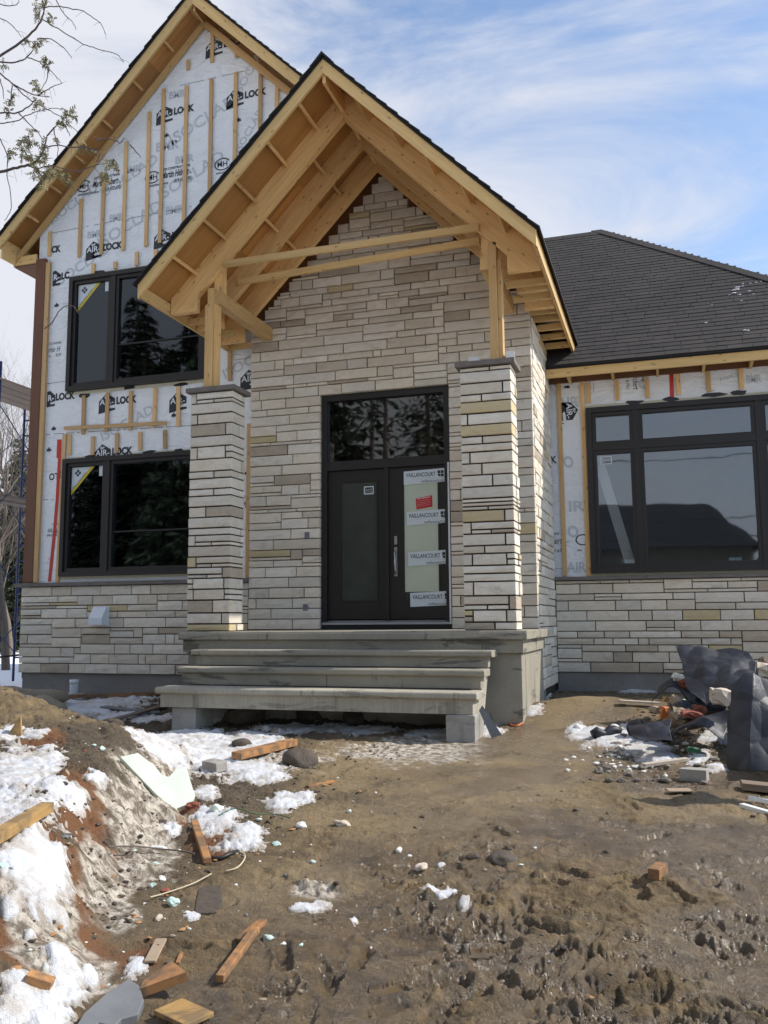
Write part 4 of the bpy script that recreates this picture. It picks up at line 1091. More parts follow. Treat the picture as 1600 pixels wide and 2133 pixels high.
steps = empty('concrete_steps', (0, -2.2, .3), label='precast concrete porch landing with three steps on block supports', cat='steps')
SZ = Vector((0, 2.2, -.3))
def sp(mb, name, mat, **k): return mb.build(name, mat, steps, loc=SZ, **k)
q = MB(); q.prism([(-1.86, 1.235), (-1.86, 1.30), (-1.845, 1.333), (-.002, 1.333), (-.002, 1.235)], 'x', -2.11, 2.20); sp(q, 'landing', M['conc_step'], bevel=.008)
q = MB(); q.box(-2.07, 2.15, -1.81, -.003, 1.085, 1.233); sp(q, 'landing_edge', M['conc_step'], bevel=.008)
q = MB(); q.box(-2.02, 2.12, -1.76, -.004, .1, 1.083); sp(q, 'porch_base', M['conc_step'], bevel=.006)
for i, (zt, yf, x0, x1, low, yb) in enumerate(((1.125, -2.15, -1.765, 1.862, .945, -1.812), (.935, -2.45, -1.77, 1.838, .742, -2.125), (.730, -2.80, -1.835, 1.825, .512, -2.425))):
    m = M['conc_rough'] if i == 2 else M['conc_step']
    q = MB(); q.prism([(yf, zt-.055), (yf, zt-.016), (yf+.014, zt), (yb, zt), (yb, zt-.075), (yf+.03, zt-.075)], 'x', x0, x1)
    o = sp(q, 'step_tread', m, bevel=.007)
    q = MB(); q.box(x0+.05, x1-.05, yf+.045, yf+.17, low, zt-.076); sp(q, 'step_riser', m)
for x0, x1 in ((1.66, 1.772), (-1.715, -1.60)):
    q = MB(); q.prism([(-2.625, .51), (-2.625, .652), (-2.275, .652), (-2.275, .856), (-1.975, .856), (-1.975, 1.046), (-1.815, 1.046), (-1.90, .90), (-2.18, .42), (-2.40, .36)], 'x', x0, x1); sp(q, 'stringer', M['conc_rough'])
for x0, x1, y0, y1, z1 in ((1.50, 1.80, -2.78, -2.32, .508), (-1.66, -1.36, -2.72, -2.30, .508), (-1.62, -1.34, -2.0, -1.78, .70), (1.48, 1.66, -2.1, -1.78, .70)):
    q = MB(); q.box(x0, x1, y0, y1, .0, z1); sp(q, 'support_block', M['conc_block'], bevel=.012)

# ------------------------------------------------------------------ ground, snow
def wb(px, py, rx, ry):
    d = ray(px, py); z = 0.15
    for _ in range(14):
        t = (z-CAM.z)/d.z; p = CAM + d*t
        z = .5*z + .5*float(hbase(np.array([p.x]), np.array([p.y]))[0])
    r = math.hypot(p.x-CAM.x, p.y-CAM.y); hgt = max(.25, CAM.z-z)
    return (p.x, p.y, math.atan2(p.x-CAM.x, p.y-CAM.y), rx*r/FPX, ry*r*r/(hgt*FPX))
def bmask(x, y, bl):
    m = np.full_like(x, -3.0)
    for cx, cy, a, wl, wd in bl:
        dx, dy = x-cx, y-cy
        dl = dx*math.cos(a) - dy*math.sin(a); dd = dx*math.sin(a) + dy*math.cos(a)
        m = np.maximum(m, 1 - np.sqrt((dl/wl)**2 + (dd/wd)**2))
    return m
def bmask2(x, y, bl):
    m = np.full_like(x, -3.0); dome = np.zeros_like(x)
    for cx, cy, a, wl, wd in bl:
        dx, dy = x-cx, y-cy
        dl = dx*math.cos(a) - dy*math.sin(a); dd = dx*math.sin(a) + dy*math.cos(a)
        k = 1 - np.sqrt((dl/wl)**2 + (dd/wd)**2); m = np.maximum(m, k)
        dome = np.maximum(dome, np.where(k > -.6, min(.026, .18*min(wl, wd)), 0))
    return m, dome
NA, NR_ = 880, 640
az = np.linspace(R(-58), R(24), NA); rad = np.exp(np.linspace(math.log(1.7), math.log(15.5), NR_))
AA, RR = np.meshgrid(az, rad)
GXs = CAM.x + RR*np.sin(AA); GYs = CAM.y + RR*np.cos(AA)
H0 = hbase(GXs, GYs); H = hfull(GXs, GYs)
PUD = [wb(*q) for q in ((880, 1832, 70, 14), (1235, 1990, 60, 16), (1480, 2095, 130, 18), (1010, 1960, 60, 12), (1540, 1900, 70, 12), (700, 1905, 60, 14), (1130, 1835, 45, 9), (1330, 1930, 50, 9), (820, 2050, 45, 9))]
wet = np.zeros_like(H)
def blur(a, k):
    for ax in (0, 1):
        p = np.pad(a, [(k+1, k) if i == ax else (0, 0) for i in (0, 1)], mode='edge'); c = np.cumsum(p, axis=ax)
        n = a.shape[ax]; hi = np.take(c, np.arange(2*k+1, 2*k+1+n), axis=ax); lo = np.take(c, np.arange(0, n), axis=ax); a = (hi-lo)/(2*k+1)
    return a
HS = blur(blur(H, 14), 14)
low = H - HS
pz = sst(-.1, .5, bmask(GXs, GYs, PUD) + .6*fbm(GXs*3, GYs*3, 201, 3) + .1)
lev = -.020 + .012*pz
cl = (low < lev) & (pz > .02) & (GXs > 1.3)
H = np.where(cl, HS+lev+.0008*fbm(GXs*40, GYs*40, 205, 2), H); wet = np.where(cl, 1.0, wet)
damp = sst(.9, 2.2, GXs)*sst(.26, .56, .52+.75*fbm(GXs*1.1, GYs*1.1, 222, 4)-(H-HS)*5)
n5 = fbm(GXs*2.3, GYs*2.3, 301, 5, .6); n12 = fbm(GXs*7, GYs*7, 305, 4, .6)
ORG = [wb(*q) for q in ((262, 1535, 45, 20), (165, 1690, 60, 40), (105, 1790, 60, 28), (235, 1800, 70, 25), (160, 1850, 60, 30), (60, 1880, 80, 30), (440, 1745, 60, 30), (150, 1930, 110, 40), (40, 1960, 60, 30), (385, 1700, 30, 22), (90, 1545, 40, 12), (300, 1990, 70, 30))]
ICE = [wb(*q) for q in ((300, 1690, 75, 75), (330, 1760, 45, 60), (205, 1840, 45, 45), (250, 1900, 40, 55), (130, 1890, 30, 30), (50, 1860, 40, 35), (330, 1650, 60, 40), (150, 2000, 90, 40), (860, 1560, 160, 22), (560, 1590, 120, 20), (660, 1850, 50, 15))]
org = sst(-.15, .35, bmask(GXs, GYs, ORG) + .8*n5 + .3*n12)
ice = sst(-.1, .4, bmask(GXs, GYs, ICE) + .9*n5 + .5*n12)
TAN = [wb(*q) for q in ((800, 1580, 260, 50), (1000, 1640, 260, 45), (1150, 1560, 160, 40), (1200, 1470, 90, 40), (880, 1720, 160, 40), (620, 1830, 160, 40), (60, 1470, 130, 45), (1480, 1680, 160, 30), (700, 1700, 120, 30))]
tan_ = sst(-.3, .6, bmask(GXs, GYs, TAN) + .6*n5)
H = np.where(wet > .5, H, H - (H-blur(H, 10))*.42*tan_*(1-ice))
heap = sst(.12, .38, np.exp(-(((GXs+2.6)/1.2)**2 + ((GYs+4.7)/.85)**2)) + .10*n5)
tan_ = np.maximum(tan_, heap*(.45+.8*np.clip(n12+.3, 0, 1)))
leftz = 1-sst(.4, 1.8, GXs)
def grid_mesh(name, X, Y, Z, faces, mat, attrs, **k):
    me = bpy.data.meshes.new(name); nv = X.size
    me.vertices.add(nv); me.vertices.foreach_set('co', np.stack([X.ravel(), Y.ravel(), Z.ravel()], 1).astype(np.float32).ravel())
    nf = len(faces); me.loops.add(nf*4); me.loops.foreach_set('vertex_index', faces.astype(np.int32).ravel())
    me.polygons.add(nf); me.polygons.foreach_set('loop_start', np.arange(0, nf*4, 4, dtype=np.int32)); me.polygons.foreach_set('loop_total', np.full(nf, 4, np.int32))
    me.polygons.foreach_set('use_smooth', np.ones(nf, bool))
    for n, a in attrs.items():
        at_ = me.attributes.new(n, 'FLOAT', 'POINT'); at_.data.foreach_set('value', a.astype(np.float32).ravel())
    me.update(calc_edges=True); me.validate(); me.materials.append(mat)
    o = bpy.data.objects.new(name, me); COL.objects.link(o); return setp(o, **k)
idx = np.arange(NA*NR_).reshape(NR_, NA)
FQ = np.stack([idx[:-1, :-1], idx[:-1, 1:], idx[1:, 1:], idx[1:, :-1]], -1).reshape(-1, 4)[:, ::-1]

def ground_mat():
    m, t, p, o = newmat('site_mud'); g = G(t); co = g.pos()
    a = g.noise(co, 1.7, 8, .6, .5); b = g.noise(co, 11, 8, .65, .3); c3 = g.noise(co, 70, 6, .7)
    wetf = g.ss(g.noise(g.map(co, (1, 1, 1), loc=(4, 2, 0)), .9, 6, .6, .4), .40, .62)
    b2 = g.ss(g.noise(g.map(co, (1, 1.6, 1)), 4.5, 9, .68, .8), .30, .72)
    dry = g.mix(b, (.21, .150, .076), (.36, .268, .145))
    wetc = g.mix(b2, (.066, .045, .021), (.235, .162, .078))
    wetc = g.mix(g.math('MULTIPLY', g.ss(c3, .5, .8), .5), wetc, (.29, .205, .105))
    tn = g.attr('tan')
    f = g.math('MULTIPLY_ADD', tn, .62, g.math('MULTIPLY', g.ss(a, .38, .72), .36))
    col = g.mix(f, wetc, dry)
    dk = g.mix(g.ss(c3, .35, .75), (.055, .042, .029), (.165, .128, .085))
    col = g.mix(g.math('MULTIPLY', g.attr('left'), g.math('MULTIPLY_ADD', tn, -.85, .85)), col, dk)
    oc = g.mix(c3, (.115, .045, .016), (.27, .115, .040))
    col = g.mix(g.math('MULTIPLY', g.attr('orange'), .85), col, oc)
    icn = g.ss(g.noise(g.map(co, (9, 9, 3)), 1.6, 7, .7, .4), .40, .60)
    ic = g.mix(icn, (.17, .135, .095), (.64, .57, .47))
    col = g.mix(g.math('MULTIPLY', g.attr('damp'), .72), col, g.mix(1.0, col, (.60, .535, .43), 'MULTIPLY'))
    col = g.mix(g.attr('ice'), col, ic)
    col = g.mix(g.attr('wet'), col, (.125, .088, .046))
    g.link(col, p.inputs['Base Color'])
    r = g.math('MULTIPLY_ADD', g.math('MULTIPLY', g.math('MULTIPLY_ADD', g.attr('damp'), .75, g.math('MULTIPLY', wetf, .25)), g.math('SUBTRACT', 1.0, g.attr('left'))), -.72, .82)
    r = g.math('ADD', r, g.math('MULTIPLY', g.math('SUBTRACT', b, .5), .4))
    r = g.math('MULTIPLY', r, g.math('MULTIPLY_ADD', g.attr('wet'), -.93, 1.0), clamp=True)
    g.link(r, p.inputs['Roughness']); g.link(g.math('MULTIPLY_ADD', g.attr('damp'), .5, .4), p.inputs['Specular IOR Level'])
    h = g.math('ADD', g.math('MULTIPLY', b, 1.0), g.math('ADD', g.math('MULTIPLY', c3, .7), g.math('MULTIPLY', g.noise(co, 160, 4, .7), .2)))
    h = g.math('MULTIPLY', h, g.math('SUBTRACT', 1.0, g.attr('wet')))
    g.link(g.bump(h, .9, .03), p.inputs['Normal'])
    return m
M['ground'] = ground_mat()
grid_mesh('ground', GXs, GYs, H, FQ, M['ground'], {'tan': tan_, 'orange': org, 'ice': ice, 'wet': wet, 'left': leftz, 'damp': damp}, kind='structure')

SNB = [wb(*q) for q in ((40, 1615, 85, 50), (95, 1585, 38, 22), (25, 1700, 95, 60), (60, 1765, 70, 45), (110, 1790, 40, 22), (10, 1535, 40, 12), (70, 1535, 28, 7), (100, 1512, 28, 7), (200, 1612, 30, 8), (150, 1655, 38, 12), (110, 1640, 36, 20),
    (340, 1562, 75, 22), (430, 1560, 100, 34), (530, 1548, 80, 24), (520, 1605, 90, 22), (450, 1590, 60, 24), (560, 1618, 50, 14), (400, 1535, 130, 14), (620, 1520, 110, 9), (760, 1524, 90, 8), (900, 1528, 70, 9), (1010, 1522, 45, 11), (470, 1500, 60, 8),
    (590, 1672, 45, 17), (630, 1665, 35, 10), (510, 1742, 55, 25), (455, 1710, 55, 28), (430, 1655, 30, 14), (360, 1730, 22, 18), (340, 1545, 30, 8),
    (130, 2045, 50, 40), (80, 2100, 85, 38), (20, 2120, 50, 24), (120, 1990, 40, 20), (280, 2008, 28, 20), (190, 2030, 20, 20), (100, 1880, 26, 18), (128, 1905, 20, 12), (60, 1950, 20, 8), (20, 1890, 25, 14),
    (935, 1862, 40, 14), (905, 1858, 35, 8), (968, 1882, 22, 10), (735, 1912, 12, 8), (640, 1888, 45, 7), (670, 1880, 20, 6), (400, 1905, 22, 7), (920, 1793, 10, 5),
    (1225, 1530, 45, 10), (1260, 1545, 50, 10), (1200, 1520, 28, 8), (1300, 1530, 30, 14), (1350, 1560, 50, 16), (1380, 1580, 40, 10), (1460, 1580, 35, 12), (1490, 1600, 25, 6),
    (180, 1475, 80, 12), (250, 1462, 80, 9), (140, 1455, 40, 9), (60, 1440, 45, 9), (270, 1492, 60, 7), (320, 1500, 60, 7), (230, 1500, 50, 7), (380, 1530, 60, 6), (1130, 1448, 20, 8), (1110, 1478, 34, 4), (1330, 1440, 40, 5), (1500, 1540, 60, 10))]
sm0, dome = bmask2(GXs, GYs, SNB)
sm = sm0 + .85*fbm(GXs*3.6, GYs*3.6, 401, 6, .66) + .42*fbm(GXs*24, GYs*24, 411, 3, .65) - .11
# open snow beyond the house corner
sm = np.maximum(sm, np.where((GXs < -6.3) & (GYs > .2), .8, -3))
cl = np.clip(sm, 0, 1)
dome = np.where(GXs < -6, .05, dome)
SZs = H0 + (H-H0)*.55 + .002 + dome*sst(0, .6, cl) + dome*sst(.0, .4, cl)*(.75*fbm(GXs*5.5, GYs*5.5, 421, 5, .55) + .10*fbm(GXs*45, GYs*45, 427, 3))
SZs = np.where(sm > 0, np.maximum(SZs, H+.002+.25*dome*sst(0, .3, cl)), np.minimum(SZs, H-.012))
keep = (sm.ravel()[FQ] > 0).any(1)
FS = FQ[keep]; used, inv = np.unique(FS.ravel(), return_inverse=True)
def snow_mat():
    m, t, p, o = newmat('melting_snow'); g = G(t); co = g.pos()
    a = g.noise(co, 5, 7, .6); b = g.noise(co, 60, 6, .7)
    c = g.mix(g.ss(b, .62, .78), (.76, .77, .79), (.45, .39, .32))
    c = g.mix(g.math('MULTIPLY', g.ss(g.math('ADD', a, g.math('MULTIPLY', b, .35)), .60, .86), .75), c, (.52, .45, .37))
    c = g.mix(g.math('SUBTRACT', 1.0, g.ss(g.math('ADD', g.attr('core'), g.math('MULTIPLY', g.math('SUBTRACT', b, .5), .5)), .0, .34)), c, (.40, .34, .27))
    g.link(c, p.inputs['Base Color']); p.inputs['Roughness'].default_value = .55
    g.link(g.bump(g.math('ADD', g.math('MULTIPLY', a, 2.0), g.math('ADD', b, g.noise(co, 160, 3, .7))), .7, .02), p.inputs['Normal']); return m
M['snow'] = snow_mat()
M['snow_clean'] = plain('fresh_snow', (.78, .79, .81), .6, var=.05, scale=20, bump=.4)
grid_mesh('snow', GXs.ravel()[used], GYs.ravel()[used], SZs.ravel()[used], inv.reshape(-1, 4), M['snow'], {'core': np.clip(sm, 0, 1).ravel()[used], 'lee': leftz.ravel()[used]}, kind='stuff')

# surrounding land to the horizon (snow-covered lots, muddy track behind the camera)
na2, nr2 = 220, 90
az2 = np.linspace(-math.pi, math.pi, na2); rad2 = np.exp(np.linspace(math.log(.25), math.log(900), nr2))
A2, R2 = np.meshgrid(az2, rad2); X2 = CAM.x + R2*np.sin(A2); Y2 = CAM.y + R2*np.cos(A2)
Z2 = np.where(R2 < 25, hbase(X2, np.clip(Y2, -14, 60)), .35) + np.where(R2 > 14, .10*fbm(X2*.15, Y2*.15, 500, 3), 0)
Z2 = np.where((A2 > R(-58.5)) & (A2 < R(24.5)) & (R2 < 15.3) & (R2 > 1.6), Z2-.14, Z2-.03)
Z2 = Z2 + .9*sst(0, 10, Y2-4)*sst(8, 16, -(X2)) 
i2 = np.arange(na2*nr2).reshape(nr2, na2); F2 = np.stack([i2[:-1, :-1], i2[:-1, 1:], i2[1:, 1:], i2[1:, :-1]], -1).reshape(-1, 4)[:, ::-1]
def land_mat():
    m, t, p, o = newmat('snowy_lots'); g = G(t); co = g.pos()
    a = g.noise(co, .5, 8, .6); b = g.noise(co, 6, 6, .6)
    sx = g.n('ShaderNodeSeparateXYZ', {0: co})
    f = g.math('ADD', a, g.math('MULTIPLY', g.ss(g.math('MULTIPLY', sx.outputs['Y'], -1.0), 2.0, 9.0), -.10))
    f = g.math('ADD', f, g.math('MULTIPLY', g.ss(g.math('MULTIPLY', sx.outputs['X'], -1.0), 6.0, 8.0), .3))
    c = g.mix(g.ss(f, .36, .46), g.mix(b, (.06, .046, .032), (.14, .11, .075)), (.83, .85, .88))
    g.link(c, p.inputs['Base Color']); p.inputs['Roughness'].default_value = .8
    g.link(g.bump(b, .5, .05), p.inputs['Normal']); return m
grid_mesh('terrain', X2, Y2, Z2, F2, land_mat(), {}, kind='structure')

# loose clods scattered over the mud
def scatter(name, n, seed, smin, smax, mat, zone, flat=.7):
    bm = bmesh.new(); bmesh.ops.create_icosphere(bm, subdivisions=2, radius=1.0)
    bv = np.array([v.co[:] for v in bm.verts]); bf = np.array([[v.index for v in f.verts] for f in bm.faces]); bm.free()
    rg = np.random.default_rng(seed); V = []; F = []; k = 0; tries = 0
    while k < n and tries < n*120:
        tries += 1
        a = rg.uniform(R(-46), R(12)); r = math.exp(rg.uniform(math.log(2.4), math.log(11.5)))
        x, y = CAM.x+r*math.sin(a), CAM.y+r*math.cos(a)
        if rg.random() > zone(x, y, r) or (y > -2.9 and x < 2.2): continue
        s = smin + (smax-smin)*rg.random()**3.5
        ph = rg.uniform(0, 6, 4); dr = rg.normal(size=(4, 3)); kk = 1 + .22*sum(np.sin(bv@dr[i]*2.2+ph[i]) for i in range(4))/2 + rg.normal(0, .07, len(bv))
        th = rg.uniform(0, 6.3); c, sn = math.cos(th), math.sin(th)
        v = bv*kk[:, None]*np.array([rg.uniform(.8, 1.5), rg.uniform(.7, 1.1), flat*rg.uniform(.6, 1.1)])*s
        v = np.stack([v[:, 0]*c-v[:, 1]*sn + x, v[:, 0]*sn+v[:, 1]*c + y, v[:, 2] + s*.25], 1)
        V.append((v, x, y)); F.append(bf+k*len(bv)); k += 1
    xs = np.array([q[1] for q in V]); ys = np.array([q[2] for q in V]); zs = hfull(xs, ys)
    allv = np.concatenate([q[0]+np.array([0, 0, z]) for q, z in zip(V, zs)]); allf = np.concatenate(F)
    me = bpy.data.meshes.new(name); me.from_pydata(allv.tolist(), [], allf.tolist()); me.update(); me.materials.append(mat)
    o = bpy.data.objects.new(name, me); COL.objects.link(o); return setp(o, kind='stuff')
scatter('mud_clods', 2000, 3, .004, .017, M['clod'], lambda x, y, r: .9 if x < 1.2 else .10)
scatter('tan_crumbs', 500, 4, .003, .013, M['clay'], lambda x, y, r: .8 if r < 8 else .4)
scatter('white_crumbs', 260, 6, .003, .011, M['whitechip'], lambda x, y, r: .9 if x < 1.6 else .10)

M['chip'] = plain('wood_chips', (.36, .19, .08), .8, var=.4, scale=40)
M['foamchip'] = plain('foam_crumbs', (.50, .57, .51), .8, var=.25, scale=40)
scatter('wood_chips', 260, 8, .004, .020, M['chip'], lambda x, y, r: .9 if x < 1.5 else .05, .35)
scatter('foam_crumbs', 110, 9, .003, .015, M['foamchip'], lambda x, y, r: .9 if x < 1.7 else .05)
scatter('grey_stones', 110, 10, .004, .018, M['slate'], lambda x, y, r: .8 if x < 1.2 else .12)
# ------------------------------------------------------------------ debris on the ground
def lumber(px0, py0, px1, py1, w, h, mat, label, cat='board', name='lumber_offcut', up=(0, 0, 1), lift=0.0, tilt=0.0, group=None):
    a = gp(px0, py0); b = gp(px1, py1); a.z += h/2+lift; b.z += h/2+lift+tilt; c = (a+b)/2
    q = MB(); q.board(a-c, b-c, w, h, up)
    return q.build(name, M[mat], None, loc=c, bevel=.003, label=label, cat=cat, group=group)
lumber(492, 1590, 610, 1558, .115, .062, 'wetwood', 'thick orange lumber offcut lying on the snow before the steps', lift=.02)
lumber(640, 1640, 697, 1630, .05, .025, 'wetwood', 'thin orange stick on the mud right of the snow patch')
lumber(-45, 1796, 98, 1708, .07, .05, 'osb', 'heavy muddy beam offcut lying in the snow at the left edge', lift=.03)
lumber(405, 1722, 432, 1800, .045, .03, 'wetwood', 'reddish stick below the styrofoam sheet', lift=.02)
lumber(457, 2052, 534, 1952, .035, .030, 'wetwood', 'long brown stick crossing a shorter one on the mud', lift=.008)
lumber(497, 1962, 550, 1932, .045, .02, 'wetwood', 'short brown stick under the end of a longer stick', lift=.01)
lumber(370, 2008, 380, 1978, .018, .012, 'wetwood', 'tiny orange splinter on the dark soil')
lumber(1362, 1840, 1380, 1818, .06, .055, 'wetwood', 'small orange wood block alone on the open mud', 'block', 'wood_block')
lumber(55, 2045, 108, 2070, .06, .045, 'wetwood', 'red-brown lumber offcut half in snow at lower left', lift=.01)
lumber(352, 2133, 412, 2105, .19, .018, 'osb', 'square yellow chipboard scrap at the bottom edge', 'board', 'chipboard_scrap', lift=.015)
lumber(312, 2008, 336, 1962, .05, .012, 'cardboard', 'pale flake of chipboard on dark soil', 'board', 'chipboard_scrap', lift=.01)
lumber(1545, 1648, 1640, 1652, .16, .05, 'plank', 'brown board lying at the right edge in front of the membrane', lift=.01)
lumber(1545, 1680, 1640, 1706, .045, .03, 'whitechip', 'white trim strip at the right edge of the mud', 'strip', 'trim_strip', lift=.01)
lumber(1560, 1672, 1640, 1680, .03, .03, 'whitechip', 'short white trim piece above the longer strip', 'strip', 'trim_strip', lift=.03)
lumber(1340, 1597, 1432, 1588, .06, .03, 'beigechip', 'broken pale stick beside the pale grey block', lift=.01)
lumber(125, 1461, 330, 1452, .10, .05, 'wetwood', 'long brown plank lying along the foundation', lift=.03)
lumber(215, 1478, 330, 1492, .12, .02, 'slate', 'flat grey board left of the steps', 'board', 'flat_board', lift=.03)
lumber(240, 1505, 345, 1478, .10, .02, 'plank', 'dark weathered plank ending under the steps', 'board', 'weathered_plank', lift=.03)
lumber(1290, 1468, 1372, 1474, .10, .02, 'beigechip', 'pale flat strip on the shaded ground beside the wing', 'strip', 'flat_strip', lift=.04)
lumber(1390, 1650, 1440, 1650, .12, .01, 'cardboard', 'flat tan scrap on the mud', 'scrap', 'flat_scrap')
# upright wedge of lumber
a = gp(30, 1532); q = MB(); q.prism([(-.07, -.03), (.07, -.03), (.0, .19)], 'y', -.045, .045, (0, 0, 1))
o = q.build('lumber_offcut', M['osb'], None, loc=a, label='wedge-shaped yellow lumber offcut standing in dark soil', cat='board'); o.rotation_euler = (R(8), R(14), R(35))
a = gp(322, 2078); q = MB(); q.prism([(-.075, .02), (-.065, .16), (.085, .10), (-.04, -.03)], 'z', 0, .035, (1, 0, 0))
o = q.build('lumber_offcut', M['wetwood'], None, loc=a+Vector((0, 0, .02)), label='triangular brown wood offcut next to the grey slab', cat='board'); o.rotation_euler = (R(14), R(-8), R(-18))
def pebble(px, py, wpx, mat, name, label, cat, flat=.6, seed=0, rough=.3, lift=.3, asp=.75, sub=2, group=None, smooth=True):
    p = gp(px, py); r = (p-CAM).length; s = wpx*r/FPX/2
    q = MB(); q.rock((0, 0, 0), s, s*asp, s*flat, seed, sub, rough, smooth)
    o = q.build(name, M[mat], None, loc=p+Vector((0, 0, s*flat*lift)), label=label, cat=cat, group=group); o.rotation_euler = (0, 0, seed*1.7); return o
FO = [(45, 1792, 42, 'styro_green', 'pale green foam chunk beside the muddy beam'), (5, 1806, 28, 'styro_green', 'pale green foam chunk at the left edge'),
      (212, 1562, 22, 'styro_green', 'larger pale blue foam crumb on the dark soil'), (196, 1560, 14, 'styro_green', 'smaller pale blue foam crumb on the dark soil'),
      (362, 1888, 44, 'styro_green', 'dirty green foam chunk beside a dark slab'), (325, 1798, 24, 'styro_green', 'green foam bit under the thin twig'),
      (318, 1848, 24, 'styro_green', 'small green foam bit near a white stone'), (280, 1774, 16, 'styro_green', 'small green foam bit above the twig'),
      (562, 1957, 36, 'styro_green', 'pale foam chunk by the crossed sticks'), (628, 1975, 14, 'styro_green', 'tiny pale foam crumb on the mud'), (536, 1934, 14, 'styro_green', 'tiny pale foam crumb on bare mud'),
      (450, 1695, 50, 'styro', 'white foam chunk below the styrofoam sheet'), (575, 1754, 22, 'styro_green', 'greyish foam crumb on smooth mud'), (540, 1713, 18, 'styro_green', 'flat green foam crumb on mud'),
      (590, 1968, 20, 'whitechip', 'white stone chip right of the foam chunk'), (338, 1836, 22, 'whitechip', 'white stone chip above the foam bits'), (330, 1765, 34, 'whitechip', 'rounded white stone beside the twig'),
      (625, 1722, 34, 'whitechip', 'bent white rubble piece on mud'), (832, 1768, 24, 'whitechip', 'left chip of a pale pair on mud'), (852, 1768, 16, 'whitechip', 'right chip of a pale pair on mud'),
      (880, 1812, 40, 'beigechip', 'beige lump of broken plaster on mud'), (712, 1722, 42, 'beigechip', 'pinkish broken brick face on mud'), (332, 1915, 28, 'beigechip', 'beige stone in the dark soil'),
      (392, 1902, 20, 'whitechip', 'white stone at the edge of a dark slab'), (735, 1912, 22, 'snow_clean', 'lone lump of snow on the mud'), (345, 1860, 26, 'brick', 'red-brown brick fragment by the foam chunk'), (176, 1566, 14, 'brick', 'small red-brown brick crumb on dark soil'), (400, 1692, 34, 'brick', 'reddish wood-chip lump under the styrofoam corner')]
for i, (px, py, w, mt, lb) in enumerate(FO):
    nm = {'styro_green': 'foam_chunk', 'styro': 'foam_chunk', 'whitechip': 'stone_chip', 'beigechip': 'rubble_chunk', 'snow_clean': 'snow_lump', 'brick': 'brick_fragment'}[mt]
    pebble(px, py, w*.82, mt, nm, lb, nm.replace('_', ' '), .50, i+3, .38, .45, .7, 2 if w < 30 else 3, smooth=False)
CL = [(503, 1558, 44, 'dark mud clod sitting on the snow before the steps'), (1040, 1788, 52, 'large dark mud clod on the open mud'), (620, 1592, 80, 'broad mud clump at the right end of the snow'), (985, 1780, 26, 'small mud clod left of the large clod'),
      (340, 1712, 22, 'frozen mud lump on the icy bank'), (60, 1705, 22, 'dark lump resting on the muddy beam'), (30, 1742, 26, 'dark lump resting on the lower beam end'), (510, 1508, 90, 'mound of dirty rubble at the foot of the steps'), (640, 1500, 70, 'grey boulder in the dark under the steps'), (740, 1506, 60, 'second grey boulder in the dark under the steps'), (230, 1520, 60, 'dark earth lump at the foot of the clay heap')]
for i, (px, py, w, lb) in enumerate(CL):
    pebble(px, py, w, 'clod', 'mud_clod', lb, 'clod', .6, i+60, .35, .3, .75, 3)
for i, (px, py, w, lb) in enumerate(((60, 1476, 120, 'large tan clay boulder at the left edge below the foundation'), (112, 1490, 80, 'tan clay boulder with a flat face right of the largest one'), (18, 1490, 70, 'tan clay boulder cut by the left picture edge'))):
    pebble(px, py, w, 'clay', 'clay_boulder', lb, 'boulder', .55, i+80, .32, .35, .75, 4)
# styrofoam sheet leaning over the bank
def slab(pts, th, mat, name, label, cat, nrm=None, sub=0, seed=0, jit=0.0, loc=None):
    pts = [Vector(p) for p in pts]; c = sum(pts, Vector())/len(pts); n = (pts[1]-pts[0]).cross(pts[2]-pts[0]).normalized()
    if n.z < 0: n = -n
    q = MB(); k = len(pts); vs = [p-c for p in pts] + [p-c-n*th for p in pts]
    q.add(vs, [tuple(range(k)), tuple(range(2*k-1, k-1, -1))] + [(i, (i+1) % k, k+(i+1) % k, k+i) for i in range(k)])
    o = q.build(name, mat, None, loc=c, bevel=.004, label=label, cat=cat)
    me = o.data; bm = bmesh.new(); bm.from_mesh(me); bmesh.ops.recalc_face_normals(bm, faces=bm.faces); bm.to_mesh(me); bm.free(); return o
A0 = gp(262, 1600); A0.z += .10
def on(px, py, P0, N):
    d = ray(px, py); N = Vector(N); t = (Vector(P0)-CAM).dot(N)/d.dot(N); return CAM + d*t
NS = Vector((.42, -.50, .76)).normalized()
slab([on(px, py, A0, NS) for px, py in ((250, 1576), (288, 1568), (305, 1582), (318, 1590), (338, 1614), (352, 1618), (366, 1602), (388, 1597), (398, 1630), (407, 1658), (398, 1672), (368, 1684), (377, 1698), (372, 1703))], .045, M['styro'], 'styrofoam_sheet', 'broken white styrofoam sheet leaning on the dirty snow bank', 'foam sheet')
B0 = gp(330, 1575); B0.z += .08
slab([on(px, py, B0, (.2, -.5, .8)) for px, py in ((307, 1566), (320, 1560), (345, 1585), (356, 1608), (338, 1606))], .03, M['styro_green'], 'foam_strip', 'green foam strip standing behind the styrofoam sheet', 'foam strip')
C0 = gp(230, 2095); C0.z += .05
slab([on(px, py, C0, (.1, -.1, 1)) for px, py in ((150, 2150), (175, 2110), (222, 2068), (268, 2038), (290, 2052), (300, 2082), (288, 2112), (252, 2122), (240, 2136), (205, 2130), (190, 2150))], .035, M['slate'], 'stone_slab', 'flat grey stone slab at the bottom edge', 'slab')
D0 = gp(440, 1880); D0.z += .012
slab([on(px, py, D0, (0, 0, 1)) for px, py in ((408, 1880), (415, 1842), (462, 1840), (464, 1880), (452, 1900), (405, 1902))], .03, M['clod'], 'paving_slab', 'square muddy slab half sunk in the ground', 'slab')
